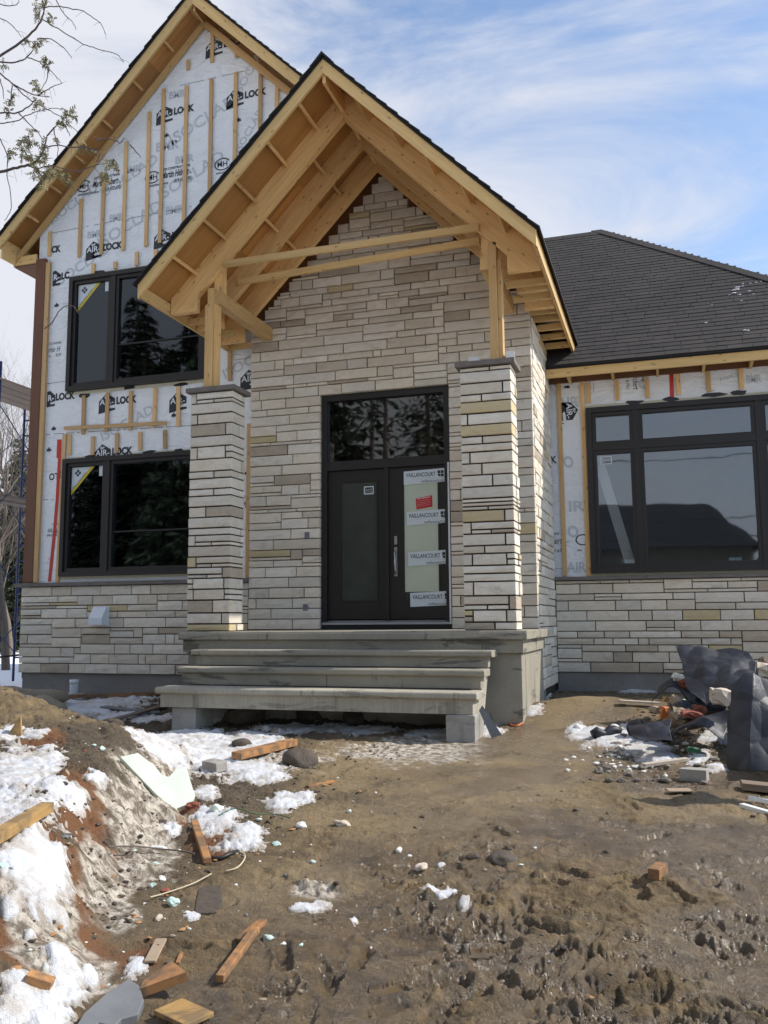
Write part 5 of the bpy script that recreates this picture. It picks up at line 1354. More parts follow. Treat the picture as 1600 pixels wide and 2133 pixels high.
p = gp(448, 1610); q = MB(); q.box(-.10, .10, -.06, .06, 0, .085); o = q.build('cinder_block', M['conc_block'], None, loc=p, bevel=.006, label='grey concrete block half buried in the snow', cat='block'); o.rotation_euler = (R(6), 0, R(-25))
p = gp(1447, 1622); q = MB(); q.box(-.10, .10, -.06, .06, 0, .095); o = q.build('cinder_block', M['conc_block'], None, loc=p, bevel=.004, label='pale grey stone block on the mud before the black membrane', cat='block'); o.rotation_euler = (0, 0, R(-12))
def cable(pts, r, mat, name, label, cat, lift=.01):
    P_ = [gp(*p)+Vector((0, 0, lift)) for p in pts]; sm_ = []
    for i in range(len(P_)-1):
        a, b, c, d = P_[max(i-1, 0)], P_[i], P_[i+1], P_[min(i+2, len(P_)-1)]
        for k in range(6):
            t = k/6; sm_.append(.5*((2*b)+(-a+c)*t+(2*a-5*b+4*c-d)*t*t+(-a+3*b-3*c+d)*t**3))
    sm_.append(P_[-1]); c0 = sm_[0].copy(); q = MB(); q.tube([v-c0 for v in sm_], r, 6); return q.build(name, M[mat], None, loc=c0, label=label, cat=cat)
cable(((225, 1784), (280, 1782), (330, 1776), (385, 1780), (405, 1786)), .005, 'bark', 'twig', 'thin dark twig across the icy bank', 'twig', .03)
cable(((430, 1784), (455, 1788), (480, 1782), (496, 1770)), .012, 'cable', 'cable', 'black cable loop under the snow patch', 'cable')
cable(((496, 1770), (510, 1782), (506, 1802), (492, 1816), (470, 1820)), .005, 'rope', 'cord', 'pale cord curling from the black cable', 'cord')
cable(((312, 1880), (345, 1866), (400, 1848), (440, 1832)), .004, 'rope', 'straw', 'long straw stalk beside the sunken slab', 'straw', .02)
cable(((455, 1712), (490, 1700), (530, 1706), (570, 1700), (605, 1712)), .0035, 'green', 'twine', 'green twine trailing over snow and mud', 'twine', .03)
cable(((1058, 1505), (1066, 1512), (1078, 1513), (1088, 1508)), .012, 'orange', 'plastic_mesh', 'strip of orange plastic mesh beside the porch base', 'mesh', .01)
p = at(154, 1446, -.42); q = MB(); q.tube([(0, 0, -.25), (0, 0, .17), (0, 0, .215)], [.062, .062, .062], 16); q.tube([(0, 0, .165), (0, 0, .225)], .068, 16)
q.build('drain_pipe', M['white_plastic'], None, loc=(p.x, -.42, .40), label='white capped pipe standing by the foundation', cat='pipe')
p = gp(75, 1432); offcut('plastic_tray', -6.2, -5.75, -.95, -.7, .45, .56, M['white_plastic'], 'white plastic tray in the snow at the house corner', 'tray', .1)
# torn roofing scrap leaning at the steps' side
q = MB(); q.prism([(0, 0), (.11, 0), (.02, .34), (-.03, .30)], 'y', 0, .012); o = q.build('metal_scrap', M['slate'], None, loc=(1.92, -2.55, .26), label='bent grey sheet scrap leaning at the right side of the steps', cat='scrap'); o.rotation_euler = (R(-6), R(-18), R(15))

# black membrane heap on the right
def sheet(rows, name, label, th=.006, lv=4, seed=0, wob=.02, mat='membrane'):
    nr, nc = len(rows), len(rows[0]); pts = [Vector(p) for r_ in rows for p in r_]; c = sum(pts, Vector())/len(pts)
    rr = random.Random(seed)
    me = bpy.data.meshes.new(name); me.from_pydata([(p-c + Vector((rr.uniform(-wob, wob), rr.uniform(-wob, wob), rr.uniform(-wob, wob)))) for p in pts], [], [(i*nc+k, i*nc+k+1, (i+1)*nc+k+1, (i+1)*nc+k) for i in range(nr-1) for k in range(nc-1)])
    me.update(); me.materials.append(M[mat]); o = bpy.data.objects.new(name, me); COL.objects.link(o); o.location = c
    for p_ in me.polygons: p_.use_smooth = True
    s = o.modifiers.new('subd', 'SUBSURF'); s.levels = lv; s.render_levels = lv; s.boundary_smooth = 'PRESERVE_CORNERS'
    if seed in (1, 2, 5, 14, 15): s.subdivision_type = 'SIMPLE'; s.levels = s.render_levels = lv+1
    tx = bpy.data.textures.new(name, 'CLOUDS'); tx.noise_scale = .30; dm = o.modifiers.new('sag', 'DISPLACE'); dm.texture = tx; dm.strength = .035; dm.mid_level = .5; dm.texture_coords = 'LOCAL'
    tx = bpy.data.textures.new(name, 'VORONOI'); tx.noise_scale = .24; tx.distance_metric = 'DISTANCE'; dm = o.modifiers.new('creases', 'DISPLACE'); dm.texture = tx; dm.strength = .06; dm.mid_level = .5; dm.texture_coords = 'LOCAL'
    s = o.modifiers.new('thick', 'SOLIDIFY'); s.thickness = th; s.offset = 0
    return setp(o, label, 'membrane sheet', 'black membrane sheets heaped by the wing')
def a3(l): return [at(*q) for q in l]
HEAP = 'black membrane sheets heaped by the wing'
sheet([a3([(1412, 1350, -1.5), (1460, 1344, -1.45), (1512, 1348, -1.45), (1562, 1356, -1.6)]),
       a3([(1420, 1385, -1.85), (1465, 1388, -1.95), (1520, 1375, -1.95), (1576, 1382, -1.9)]),
       a3([(1432, 1425, -2.2), (1470, 1432, -2.35), (1520, 1415, -2.4), (1572, 1402, -2.3)]),
       a3([(1446, 1456, -2.6), (1478, 1478, -2.8), (1512, 1450, -2.85), (1548, 1412, -2.75)])], 'membrane_sheet', 'topmost black membrane sheet standing up against the stone base', seed=1, wob=.03)
sheet([a3([(1546, 1398, -4.42), (1575, 1405, -4.42), (1610, 1425, -4.35), (1650, 1450, -4.25)]),
       a3([(1524, 1440, -4.46), (1562, 1450, -4.56), (1610, 1470, -4.50), (1660, 1500, -4.45)]),
       a3([(1516, 1520, -4.54), (1560, 1530, -4.66), (1610, 1545, -4.62), (1660, 1560, -4.6)]),
       a3([(1512, 1606, -4.62), (1558, 1612, -4.75), (1610, 1614, -4.75), (1660, 1618, -4.75)])], 'membrane_sheet', 'black membrane sheet hanging to the ground at the right edge', seed=2, wob=.02)
sheet([a3([(1388, 1540, -3.25), (1420, 1512, -3.25), (1460, 1503, -3.25), (1510, 1540, -3.3)]),
       a3([(1405, 1524, -3.0), (1440, 1503, -3.0), (1480, 1492, -3.0), (1520, 1512, -3.05)]),
       a3([(1432, 1500, -2.75), (1465, 1488, -2.75), (1500, 1474, -2.8), (1534, 1464, -2.9)]), a3([(1430, 1520, -2.6), (1470, 1518, -2.6), (1510, 1512, -2.65), (1545, 1504, -2.75)])], 'membrane_sheet', 'arched black membrane sheet open to the front above dark shade', seed=3, wob=.012)
sheet([a3([(1360, 1462, -1.95), (1378, 1434, -1.95), (1400, 1430, -1.95), (1432, 1452, -2.0), (1454, 1474, -2.1)]),
       a3([(1372, 1440, -1.55), (1390, 1412, -1.55), (1412, 1410, -1.55), (1440, 1428, -1.6), (1470, 1450, -1.7)])], 'membrane_sheet', 'curled black membrane sheet at the left of the heap', seed=4, wob=.012)
sheet([a3([(1440, 1476, -2.35), (1475, 1490, -2.45), (1518, 1484, -2.5)]), a3([(1450, 1440, -2.0), (1485, 1450, -2.05), (1525, 1450, -2.1)])], 'membrane_sheet', 'small black membrane flap under the topmost sheet', seed=5, wob=.03)
sheet([a3([(1575, 1430, -2.0), (1620, 1440, -1.95), (1680, 1450, -1.95)]), a3([(1580, 1500, -3.3), (1625, 1510, -3.3), (1680, 1520, -3.3)]), a3([(1585, 1580, -4.1), (1630, 1590, -4.1), (1680, 1595, -4.1)])], 'membrane_sheet', 'black membrane fold behind the hanging sheet', seed=8, wob=.02)
sheet([a3([(1400, 1462, -2.0), (1430, 1450, -2.0), (1462, 1462, -2.0)]), a3([(1396, 1485, -2.35), (1428, 1472, -2.4), (1470, 1488, -2.45)]), a3([(1404, 1502, -2.75), (1440, 1498, -2.8), (1486, 1508, -2.85)])], 'membrane_sheet', 'crumpled grey membrane under the brick pieces', seed=14, wob=.05)
sheet([a3([(1300, 1512, -2.95), (1340, 1500, -2.95), (1395, 1508, -2.95)]), a3([(1306, 1530, -3.15), (1345, 1522, -3.2), (1400, 1527, -3.2)]), a3([(1325, 1545, -3.35), (1360, 1543, -3.4), (1402, 1545, -3.4)])], 'membrane_sheet', 'low crumpled membrane scrap left of the arched sheet', seed=15, wob=.035)
def roll(p0, p1, r, mat, name, label, cat, fl=1.0):
    a = gp(*p0)+Vector((0, 0, r*.8)); b = gp(*p1)+Vector((0, 0, r*.9)); c = (a+b)/2; q = MB(); n = 7
    q.tube([a-c+(b-a)*(i/(n-1))+Vector((0, 0, .02*math.sin(i*1.7))) for i in range(n)], [r*(1+.16*math.sin(i*2.1)) for i in range(n)], 14); return q.build(name, M[mat], None, loc=c, label=label, cat=cat)
roll((1318, 1535), (1392, 1548), .085, 'membrane', 'membrane_roll', 'rolled black membrane lying left of the arched sheet', 'membrane roll')
roll((1236, 1540), (1290, 1532), .05, 'membrane', 'membrane_roll', 'smaller dark roll half under snow at the left end of the heap', 'membrane roll')
roll((1398, 1478), (1420, 1484), .05, 'cardboard', 'paper_tube', 'grey cardboard tube end facing the camera in the heap', 'tube')
roll((1420, 1476), (1446, 1472), .04, 'paper', 'paper_tube', 'white plastic tube bent beside the cardboard tube', 'tube')
def chunk(px, py, Y, sx, sy, sz, rz, mat, name, label, cat, rx=0.0):
    p = at(px, py, Y); sx *= 1.25; sy *= 1.25; sz *= 1.25; rr = random.Random(int(px*7+py)); bm = bmesh.new(); bmesh.ops.create_cube(bm, size=1.0)
    bmesh.ops.subdivide_edges(bm, edges=bm.edges[:], cuts=2, use_grid_fill=True)
    for v in bm.verts:
        v.co = Vector((v.co.x*sx, v.co.y*sy, v.co.z*sz)); k = min(sx, sy, sz)*.15
        v.co += Vector((rr.uniform(-k, k), rr.uniform(-k, k), rr.uniform(-k, k)))
        if v.co.x*rr.choice((1, -1)) > sx*.3 and v.co.z > sz*.3: v.co.z -= sz*.4
    q = MB(); q.add([tuple(v.co) for v in bm.verts], [tuple(v.index for v in f.verts) for f in bm.faces]); bm.free()
    o = q.build(name, M[mat], None, loc=p, label=label, cat=cat); o.rotation_euler = (rx, .1, rz); return o
chunk(1506, 1452, -3.10, .14, .10, .10, .1, 'beigechip', 'stone_block', 'pale stone block held on the black membrane', 'block')
chunk(1426, 1424, -1.75, .10, .08, .05, -.3, 'brick', 'brick_fragment', 'red brick piece behind the curled sheet', 'brick', .3)
chunk(1442, 1489, -2.85, .14, .08, .045, .25, 'brick', 'brick_fragment', 'long red brick piece above the arched sheet', 'brick', .1)
chunk(1456, 1476, -2.55, .09, .07, .05, .5, 'brick', 'brick_fragment', 'broken red brick under the topmost sheet', 'brick', .2)
chunk(1412, 1464, -2.2, .09, .1, .07, .9, 'cardboard', 'cardboard_scrap', 'grey crumpled cardboard above the orange wrapper', 'cardboard', .5)
chunk(1384, 1484, -2.55, .055, .04, .085, .2, 'orange', 'wrapper', 'bright orange wrapper in the rubble', 'wrapper', .2)
chunk(1388, 1456, -2.05, .05, .03, .04, .5, 'osb', 'wood_chip', 'yellow wood chip above the cardboard tube', 'wood')
chunk(1422, 1487, -2.65, .12, .1, .07, .4, 'cardboard', 'cardboard_scrap', 'pale crumpled carton below the cardboard tube', 'cardboard', .2)
chunk(1414, 1414, -1.6, .09, .1, .06, .2, 'whitechip', 'rubble_chunk', 'white rubble behind the curled sheet', 'rubble', .4)
chunk(1445, 1562, -3.95, .08, .04, .03, .2, 'green', 'bottle_scrap', 'dark green plastic scrap in the shade of the heap', 'scrap')
chunk(1368, 1478, -2.4, .08, .08, .05, .7, 'cardboard', 'cardboard_scrap', 'brown carton corner left of the orange wrapper', 'cardboard', .2)
chunk(1590, 1394, -1.6, .16, .14, .10, .5, 'beigechip', 'rubble_chunk', 'pale broken rubble beyond the topmost sheet', 'rubble', .2)
chunk(1598, 1382, -1.5, .12, .10, .08, 1.1, 'plank', 'wood_block', 'brown wood block on the rubble at the right edge', 'block', .3)
for i, (px, py, w, mt, lb) in enumerate(((1280, 1528, 30, 'whitechip', 'white rubble lump left of the dark roll'), (1205, 1522, 22, 'whitechip', 'small white rubble lump on the mound foot'), (1262, 1536, 22, 'slate', 'grey stone beside the white rubble lump'), (1410, 1505, 60, 'cardboard', 'heap of grey rubble under the cardboard'), (1480, 1500, 90, 'clod', 'dark rubble core under the membrane sheets'), (1560, 1480, 120, 'clod', 'dark rubble behind the hanging membrane'))):
    pebble(px, py, w, mt, 'rubble_chunk', lb, 'rubble', .8, i+120, .3, .4, .8, 3)
scatter('heap_rubble', 260, 15, .012, .05, M['rubble'], lambda x, y, r: 1.0 if 3.0 < x < 4.6 and -4.3 < y < -1.2 and (y > -3.6 or x < 4.0) else 0.0, .7)
scatter('heap_crumbs', 90, 16, .008, .028, M['whitechip'], lambda x, y, r: 1.0 if 2.75 < x < 3.9 and -4.0 < y < -2.7 else 0.0, .7)
# bits of snow left on the wing roof
q = MB(); rr = random.Random(9)
for px, py, w in ((1532, 606, 8), (1536, 600, 5), (1528, 612, 5), (1546, 598, 4), (1560, 608, 4), (1470, 674, 4), (1551, 690, 5), (1558, 690, 4), (1548, 592, 3), (1570, 614, 3), (1482, 636, 3), (1520, 616, 3), (1540, 615, 4), (1562, 592, 3), (1575, 590, 3), (1585, 588, 2.5), (1545, 628, 3)):
    nrm = Vector((0, -WS, 1)); p = on(px, py, (0, WE, WZ), nrm); s = w*(p-CAM).length/FPX/1.6
    q.rock((p.x, p.y, p.z+.012), s*1.4, s*.8, s*.45, int(px), 2, .3)
q.build('roof_snow', M['snow_clean'], None, kind='stuff')

# ------------------------------------------------------------------ scaffold beside the house
sc_ = empty('scaffold', (-7.6, 1.4, .4), label='blue steel scaffold with planks at the left side of the house', cat='scaffold')
SC0 = Vector((7.6, -1.4, -.4))
for fy in (.55, 2.65):
    for fx in (-7.12, -8.35):
        q = MB(); q.tube([(fx, fy, .35), (fx, fy, 3.0), (fx, fy, 5.95)], .024, 8); q.build('post', M['blue'], sc_, loc=SC0)
    z = .8
    while z < 5.8:
        q = MB(); q.tube([(-8.35, fy, z), (-7.12, fy, z)], .017, 6); q.build('rung', M['blue'], sc_, loc=SC0); z += .31
for x in (-7.12, -8.35):
    q = MB(); q.tube([(x, .55, .9), (x, 2.65, 2.6)], .009, 5); q.tube([(x, 2.65, .9), (x, .55, 2.6)], .009, 5); q.tube([(x, .55, 3.4), (x, 2.65, 5.2)], .009, 5); q.tube([(x, 2.65, 3.4), (x, .55, 5.2)], .009, 5); q.build('cross_brace', M['blue'], sc_, loc=SC0)
for i, x in enumerate((-7.22, -7.50, -7.78, -8.06)):
    q = MB(); q.box(x-.125, x+.125, -.2, 4.2, 5.62, 5.66, (0, 1, 0)); q.build('plank', M['plank'], sc_, loc=SC0)
for i, (x, z) in enumerate(((-7.25, 3.62), (-7.6, 3.60))):
    q = MB(); q.box(x-.12, x+.12, .1, 4.0, z, z+.04, (0, 1, 0)); q.build('plank', M['plank'], sc_, loc=SC0)
q = MB(); q.tube([(-8.6, .3, .72), (-6.25, 1.6, 1.0)], .02, 6); setp(q.build('rail', M['cable'], None), 'black rail slanting over the snow behind the scaffold', 'rail')

# ------------------------------------------------------------------ trees
def conifer(h, r, seed, dens=1.0):
    """trunk mesh and crown of many small drooping sprays"""
    rr = random.Random(seed); tk = MB(); tk.tube([(0, 0, -.3), (0.05, 0, h*.5), (0, 0, h)], [h*.016+.04, h*.010, .01], 7)
    V = []; F = []
    def spray(p, d, L_, w):
        n = Vector((rr.uniform(-1, 1), rr.uniform(-1, 1), rr.uniform(.2, 1))); s = d.cross(n)
        if s.length < 1e-3: return
        s.normalize(); e = p + d*L_ + Vector((0, 0, -.25*L_)); b = len(V)
        m = p + d*L_*.5
        V.extend([tuple(p), tuple(m+s*w), tuple(e), tuple(m-s*w)]); F.append((b, b+1, b+2, b+3))
    z = h*.06
    while z < h*.985:
        t = z/h; R_ = r*(1-t)**.8*rr.uniform(.75, 1.1); nb = max(3, int((7+6*(1-t))*dens))
        for k in range(nb):
            if rr.random() > .45+.5*dens: continue
            a = rr.uniform(0, 6.283); d = Vector((math.cos(a), math.sin(a), rr.uniform(-.25, .15))); L_ = R_*rr.uniform(.6, 1.1); p0 = Vector((0, 0, z))
            tk.tube([p0, p0+d*L_*.95], [.018, .005], 3, False)
            m = max(4, int(L_*8*dens))
            for j in range(m):
                f = .15+.85*j/m; p = p0 + d*L_*f + Vector((rr.uniform(-.1, .1), rr.uniform(-.1, .1), rr.uniform(-.12, .06)))
                a2 = a+rr.choice((-1, 1))*rr.uniform(.2, 1.2)
                spray(p, Vector((math.cos(a2), math.sin(a2), rr.uniform(-.5, .2))).normalized(), rr.uniform(.22, .48), rr.uniform(.035, .085))
        z += .26+.1*rr.random()
    cr_ = MB(); cr_.v = V; cr_.f = F; cr_.g = [(1, 0, 0)]*len(F); cr_.sm = [False]*len(F)
    return tk, cr_
def tree_thing(name, tk, cr_, loc, label, cat, group, m1, m2, rz=0.0, sc=1.0):
    root = empty(name, loc, rz, label=label, cat=cat, group=group); root.scale = (sc, sc, sc)
    tk.build('trunk', m1, root)
    if cr_: cr_.build('crown', m2, root)
    return root
def copy_tree(src, loc, rz, sc, label):
    r = src.copy(); COL.objects.link(r); r.location = loc; r.rotation_euler = (0, 0, rz); r.scale = (sc, sc, sc); r['label'] = label
    for ch in list(src.children):
        c = ch.copy(); COL.objects.link(c); c.parent = r
    return r
tk, cr_ = conifer(14, 3.6, 1, 1.25)
REF = 'evergreens across the road reflected in the windows'
ever = tree_thing('evergreen_tree', tk, cr_, (-15.2, -16.5, -.1), 'tall dark evergreen mirrored at the left side of the upper window', 'tree', REF, M['bark'], M['needle'])
for x, y, s, rz, lb in ((-17.8, -17, .60, 1, 'short evergreen mirrored at the far left of the upper window'), (-13.0, -17.5, 1.0, 2, 'dark evergreen mirrored in the middle of the upper window'), (-10.8, -16, 1.02, 3, 'dark evergreen mirrored at the right of the upper window'),
                    (-8.6, -17, .95, 4, 'dark evergreen mirrored behind the triple post'), (-16.5, -19, .8, 5, 'evergreen mirrored behind the front row at the left'), (-12, -20, 1.1, 6, 'evergreen mirrored behind the front row at the right'),(-14.0, -15.4, .92, 9.1, 'dark evergreen at the left front of the mirrored row'), (-12.0, -15.6, 1.0, 1.4, 'dark evergreen mirrored just left of the triple post'), (-9.6, -15.5, 1.05, 2.9, 'dark evergreen mirrored beside the triple post'), (-7.4, -15.8, .85, 5.5, 'dark evergreen mirrored at the right end of the lower window'), (-16.2, -16.2, .72, 3.3, 'short evergreen mirrored in the left casement'), (-10.2, -18.6, 1.1, 4.6, 'dark evergreen deep in the mirrored row'), (-13.6, -19, 1.0, 2.2, 'dark evergreen in the second mirrored row at the left'), (-11.4, -17.3, 1.05, .3, 'dark evergreen in the second mirrored row at the middle'), (-15.0, -18.4, .9, 4.1, 'dark evergreen in the second mirrored row far left'), (-12.6, -14.9, .8, 5.9, 'dark evergreen nearest the road in the mirrored row'), (-20.5, -18, .62, 7, 'low evergreen mirrored at the edge of the lower window'), (-23.5, -20, .7, 8, 'evergreen at the far end of the mirrored row')):
    copy_tree(ever, (x, y, -.1), rz, s, lb)
tk, cr_ = conifer(11.5, 3.2, 5, .8)
pine = tree_thing('pine_tree', tk, cr_, (-5.6, -16, -.1), 'loose pine mirrored at the left of the door transom', 'tree', REF, M['bark'], M['needle'])
copy_tree(pine, (-3.2, -17, -.1), 2.2, .98, 'loose pine mirrored at the right of the door transom')
copy_tree(pine, (-4.4, -19, -.1), 1.2, 1.1, 'loose pine mirrored in the middle of the door transom')
copy_tree(pine, (-1.9, -18.5, -.1), 3.2, .9, 'loose pine mirrored right of the transom edge')
copy_tree(pine, (-7.3, -18, -.1), 4.2, 1.0, 'loose pine mirrored beside the transom edge')
# evergreens and bare trees beyond the left corner
BGG = 'trees beyond the left corner of the house'
for x, y, s, rz, lb in ((-14.2, 9.5, .42, .4, 'dark evergreen low behind the scaffold'), (-16.8, 12.5, .52, 2.4, 'dark evergreen farther back behind the scaffold'), (-17.4, 13.4, .5, 1.3, 'dark evergreen at the far left edge behind the scaffold'), (-13.9, 9.2, .30, 5.2, 'low dark evergreen beside the snow bank'), (-13.0, 12.0, .40, 3.9, 'dark evergreen close to the house corner')):
    r = copy_tree(ever, (x, y, .4), rz, s, lb); r['group'] = BGG
def bare(seed, h, tr, spread=.55, lev=5):
    rr = random.Random(seed); q = MB()
    def grow(p, d, L_, r, k):
        n = 4; pts = [p]; rs = [r]
        for i in range(n):
            d = (d + Vector((rr.uniform(-.14, .14), rr.uniform(-.14, .14), rr.uniform(-.03, .10)))).normalized(); p = p + d*L_/n; pts.append(p); rs.append(r*(1-.5*(i+1)/n))
        q.tube(pts, rs, 6 if k == 0 else (4 if k < 3 else 3), False)
        if k >= lev: return
        for i in range(rr.choice((3, 3, 4)) if k else 6):
            j = rr.randint(1, n) if k else rr.randint(1, n); a = rr.uniform(0, 6.283)
            nd = (d*rr.uniform(.7, 1.0) + Vector((math.cos(a), math.sin(a), rr.uniform(-.1, .5)))*spread).normalized()
            grow(pts[j], nd, L_*rr.uniform(.5, .72), rs[j]*rr.uniform(.45, .62), k+1)
    grow(Vector((0, 0, -.3)), Vector((0, 0, 1)), h*.5, tr, 0); return q
q = bare(4, 9.5, .13); b1 = tree_thing('bare_tree', q, None, (-13.3, 8.4, .6), 'leafless grey tree just left of the house corner', 'tree', BGG, M['bark'], None)
for x, y, s, rz, lb in ((-14.9, 10.2, 1.1, 2.0, 'leafless tree at the left picture edge behind the scaffold'), (-16.9, 12.8, 1.2, 4.0, 'leafless tree farther behind the house corner'), (-17.6, 13.6, 1.2, 5.1, 'leafless tree in the far left background'), (-11.05, 5.6, .85, 5.0, 'leafless tree nearest the house corner beside the scaffold'), (-13.9, 9.0, .8, 2.9, 'small leafless tree close behind the scaffold'), (-15.9, 11.6, 1.0, 1.1, 'leafless tree between the scaffold and the evergreens'), (-18.9, 15.2, 1.2, 3.6, 'leafless tree in the second row behind the corner'), (-20.6, 17.5, 1.4, .7, 'leafless tree farthest behind the corner')):
    copy_tree(b1, (x, y, .6), rz, s, lb)
# the cedar whose branches hang in from the left
def Z(p): return (p[0]/4.267, p[1]/4.267)
BR = [((-260, 560), (-90, 530), (0, 495), (190, 370), (310, 260), (370, 170), (400, 60), (420, -30), (440, -160)), ((-200, 500), (-60, 545), (100, 555), (180, 540), (240, 510), (300, 430), (285, 370)), ((240, 510), (330, 540), (400, 590), (430, 610), (490, 670), (550, 740)),
      ((-220, 560), (-60, 610), (0, 650), (110, 740), (210, 800), (290, 835), (340, 850), (440, 860)), ((110, 740), (210, 840), (300, 910), (400, 960), (510, 1020), (600, 1090), (690, 1170)), ((340, 850), (400, 810), (470, 770), (550, 740)),
      ((-220, 980), (0, 1000), (160, 1000), (280, 920), (330, 870)), ((160, 1000), (280, 1120), (360, 1200), (380, 1290)), ((-260, 1560), (0, 1525), (120, 1500), (240, 1470), (330, 1430), (400, 1300), (420, 1200), (500, 1120)),
      ((240, 1470), (330, 1495), (450, 1470), (560, 1500), (700, 1525), (780, 1490), (880, 1460), (960, 1440)), ((400, 1310), (520, 1290), (640, 1310), (760, 1310), (850, 1340)), ((-40, 1180), (0, 1240), (70, 1400), (60, 1560), (90, 1700), (100, 1850), (40, 1960)),
      ((-120, 1130), (0, 1100), (130, 1080), (250, 1020), (340, 990), (450, 965), (560, 970)), ((-60, 140), (0, 165), (80, 200), (150, 270), (190, 330)), ((380, 175), (480, 235), (640, 330), (740, 390), (860, 430), (1030, 480), (1100, 555)),
      ((400, 65), (500, 55), (620, 75), (740, 100), (860, 180), (910, 230), (940, 300)), ((440, -160), (500, 0), (560, 110), (650, 200), (675, 265)), ((330, 350), (430, 340), (540, 400), (600, 460), (640, 520)), ((110, 760), (100, 860), (80, 930)), ((0, 700), (20, 780), (35, 880)),
      ((640, 1310), (760, 1310), (880, 1350), (880, 1400), (860, 1440)), ((850, 1250), (980, 1230), (1060, 1270), (1110, 1230)), ((1150, 1290), (1200, 1330), (1250, 1400)), ((560, 1090), (600, 1150), (620, 1210)), ((430, 610), (420, 700), (370, 790)), ((480, 1130), (490, 1210), (515, 1300), (510, 1390)), ((-40, 20), (60, 55), (160, 30), (165, -20)), ((400, 2920), (470, 2860), (540, 2750), (640, 2720), (700, 2790))]
rr = random.Random(12); tk = MB(); lf = MB(); TB = Vector((-1.9, -5.9, .25))
def zy(px, py): return -6.1 + .35*math.sin(px*.011+1.3) + .3*math.cos(py*.009)
for bi, b in enumerate(BR):
    P3 = [at(*Z(p), zy(*Z(p))) for p in b]; sm_ = []
    for i in range(len(P3)-1):
        a, p, c, d = P3[max(i-1, 0)], P3[i], P3[i+1], P3[min(i+2, len(P3)-1)]
        for k in range(4):
            t = k/4; sm_.append(.5*((2*p)+(-a+c)*t+(2*a-5*p+4*c-d)*t*t+(-a+3*p-3*c+d)*t**3) + Vector((rr.uniform(-1, 1), rr.uniform(-1, 1), rr.uniform(-1, 1)))*.004)
    sm_.append(P3[-1]); n = len(sm_); r0 = .0125 if bi in (0, 8) else (.0075 if bi in (1, 3, 6) else .0042)
    tk.tube([v-TB for v in sm_], [r0*(1-.72*i/n)+.0012 for i in range(n)], 5)
    if b[0][0] < -190:   # main limbs run back to the trunk
        s0 = sm_[0]; tt = Vector((TB.x, TB.y, s0.z-.25)); tk.tube([tt-TB, (tt+s0)/2-TB+Vector((0, 0, .05)), s0-TB], [.03, .02, r0], 6)
    for i in range(2, n, 2):   # fine dead twigs
        if rr.random() < .42:
            d = Vector((rr.uniform(-.5, 1), rr.uniform(-1, 1), rr.uniform(-1, .2))).normalized(); L_ = rr.uniform(.03, .12); p = sm_[i]-TB
            tk.tube([p, p+d*L_*.5+Vector((0, 0, .006)), p+d*L_], [.0016, .0013, .001], 3, False)
tk.tube([(0, 0, -.4), (.05, 0, 2.0), (-.02, .05, 4.0), (0, 0, 6.0)], [.11, .09, .07, .03], 9)
CLS = [(330, 60, 60), (400, 20, 45), (440, 160, 55), (340, 130, 40), (230, 370, 40), (320, 390, 40), (360, 350, 30), (405, 530, 45), (405, 580, 30), (310, 740, 50), (340, 790, 35), (350, 930, 60), (550, 1070, 60), (640, 1010, 40), (665, 1040, 30), (70, 970, 45), (120, 830, 30), (100, 890, 30), (250, 1250, 80), (200, 1290, 60), (100, 1370, 50), (220, 1380, 85), (300, 1420, 70), (390, 1380, 65), (380, 1290, 35), (400, 1500, 95), (330, 1540, 60), (370, 1640, 35), (480, 1540, 80), (560, 1550, 50), (620, 1610, 50), (920, 1540, 40), (925, 1590, 30), (1000, 1450, 55), (700, 1290, 30), (780, 1310, 30), (20, 580, 30), (290, 1160, 25), (500, 1230, 20), (600, 1000, 30)]
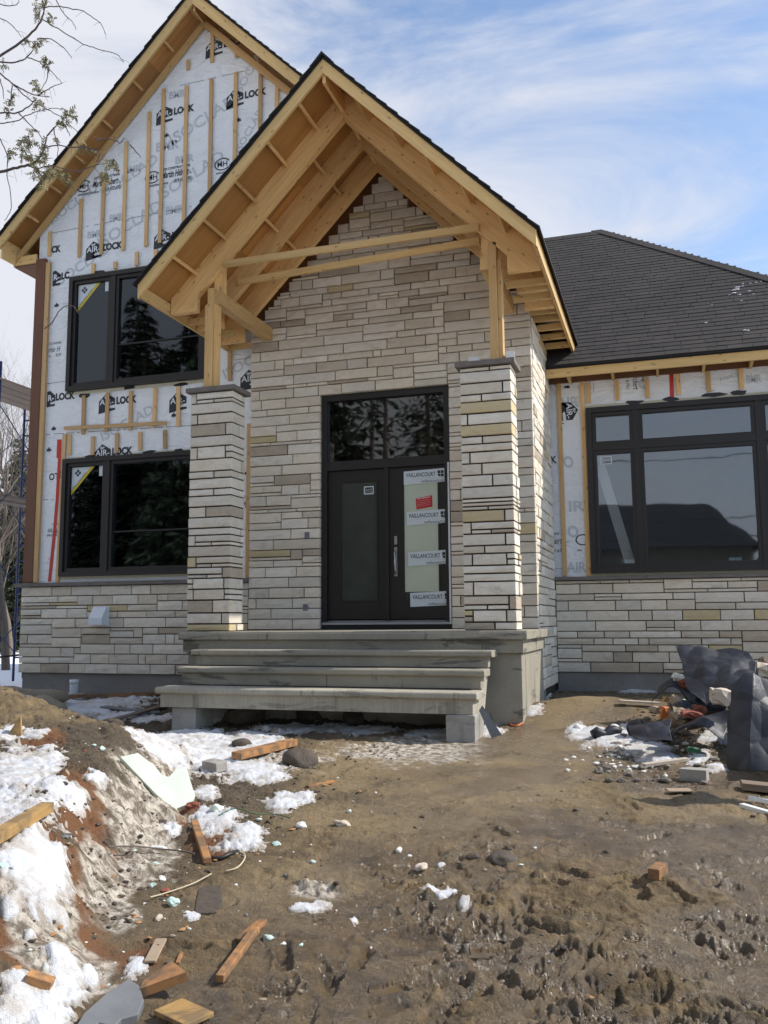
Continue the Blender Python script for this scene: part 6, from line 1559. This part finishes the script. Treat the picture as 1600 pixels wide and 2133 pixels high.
for cx, cy, r in CLS:
    for k in range(int(r*.33)):
        t = rr.uniform(0, 6.283); q_ = rr.random()**.5*r*.8
        px, py = Z((cx+math.cos(t)*q_, cy+math.sin(t)*q_)); p = at(px, py, zy(px, py)+rr.uniform(-.07, .07))
        d = Vector((rr.uniform(-.7, .7), rr.uniform(-.6, .6), rr.uniform(-1.2, .35))).normalized()
        # a flat spray: rachis with scale-leaf side shoots
        s = d.cross(Vector((rr.uniform(-1, 1), rr.uniform(-1, 1), rr.uniform(-1, 1)))); s.normalize(); L_ = rr.uniform(.03, .065)
        for j in range(5):
            b0 = p + d*L_*j/5; sd = 1 if j % 2 else -1; e = b0 + (d*.75+s*sd*.65)*L_*.42*(1-j*.10); w = d.cross(s)*.0 + (e-b0).cross(s.cross(d)).normalized()*.0038
            lf.add([b0-TB-w*.6, b0-TB+w*.6, e-TB+w, e-TB+d*.006, e-TB-w], [(0, 1, 2, 3, 4)])
        w = s*.0028; lf.add([p-TB-w, p-TB+w, p-TB+d*L_+w*.6, p-TB+d*L_-w*.6], [(0, 1, 2, 3)])
tree_thing('cedar_tree', tk, lf, TB, 'sparse cedar branches hanging in at the top left', 'tree', None, M['twigbark'], M['cedar'])

# ------------------------------------------------------------------ across the road: house and wires mirrored in the wing window
nb = empty('neighbour_house', (2.4, -33, -.1), label='dark-roofed house across the road mirrored in the wing window', cat='house')
NB = Vector((-2.4, 33, .1))
q = MB(); q.box(-3.0, 7.6, -38, -29, -.3, 5.0); q.build('wall', plain('beige_brick', (.16, .14, .11), .9), nb, loc=NB)
q = MB(); q.add([(-3.6, -28.4, 4.8), (8.0, -28.4, 4.8), (8.0, -38.6, 4.8), (-3.6, -38.6, 4.8), (.4, -33.5, 7.6), (6.0, -33.5, 7.4)], [(0, 1, 5, 4), (1, 2, 5), (2, 3, 4, 5), (3, 0, 4), (3, 2, 1, 0)]); q.build('roof', M['shingle_edge'], nb, loc=NB)
q = MB(); q.add([(6.5, -27, 2.8), (12.2, -27, 2.8), (12.2, -36, 2.8), (6.5, -36, 2.8), (9.0, -31.5, 5.4), (9.5, -31.5, 5.4)], [(0, 1, 5, 4), (1, 2, 5), (2, 3, 4, 5), (3, 0, 4), (3, 2, 1, 0)]); q.build('garage_roof', M['shingle_edge'], nb, loc=NB)
q = MB(); q.box(7.6, 11.6, -35, -28, -.3, 2.85); q.build('garage_wall', M['dryw'], nb, loc=NB)
for x0, x1 in ((-2, -.6), (1.7, 2.5), (6.6, 7.1)):
    q = MB(); q.box(x0, x1, -28.99, -28.93, 2.4, 4.3); q.build('window', M['paper'], nb, loc=NB)
for i, (z, lb) in enumerate(((7.6, 'upper overhead wire mirrored in the wing window'), (5.2, 'middle overhead wire mirrored in the wing window'), (4.5, 'lower overhead wire mirrored in the wing window'))):
    q = MB(); q.tube([(-60+12*k, -20, z-.5*math.sin(math.pi*k/10)+.5) for k in range(11)], .018, 5); setp(q.build('overhead_wire', M['cable'], None), lb, 'wire', 'overhead wires along the road')
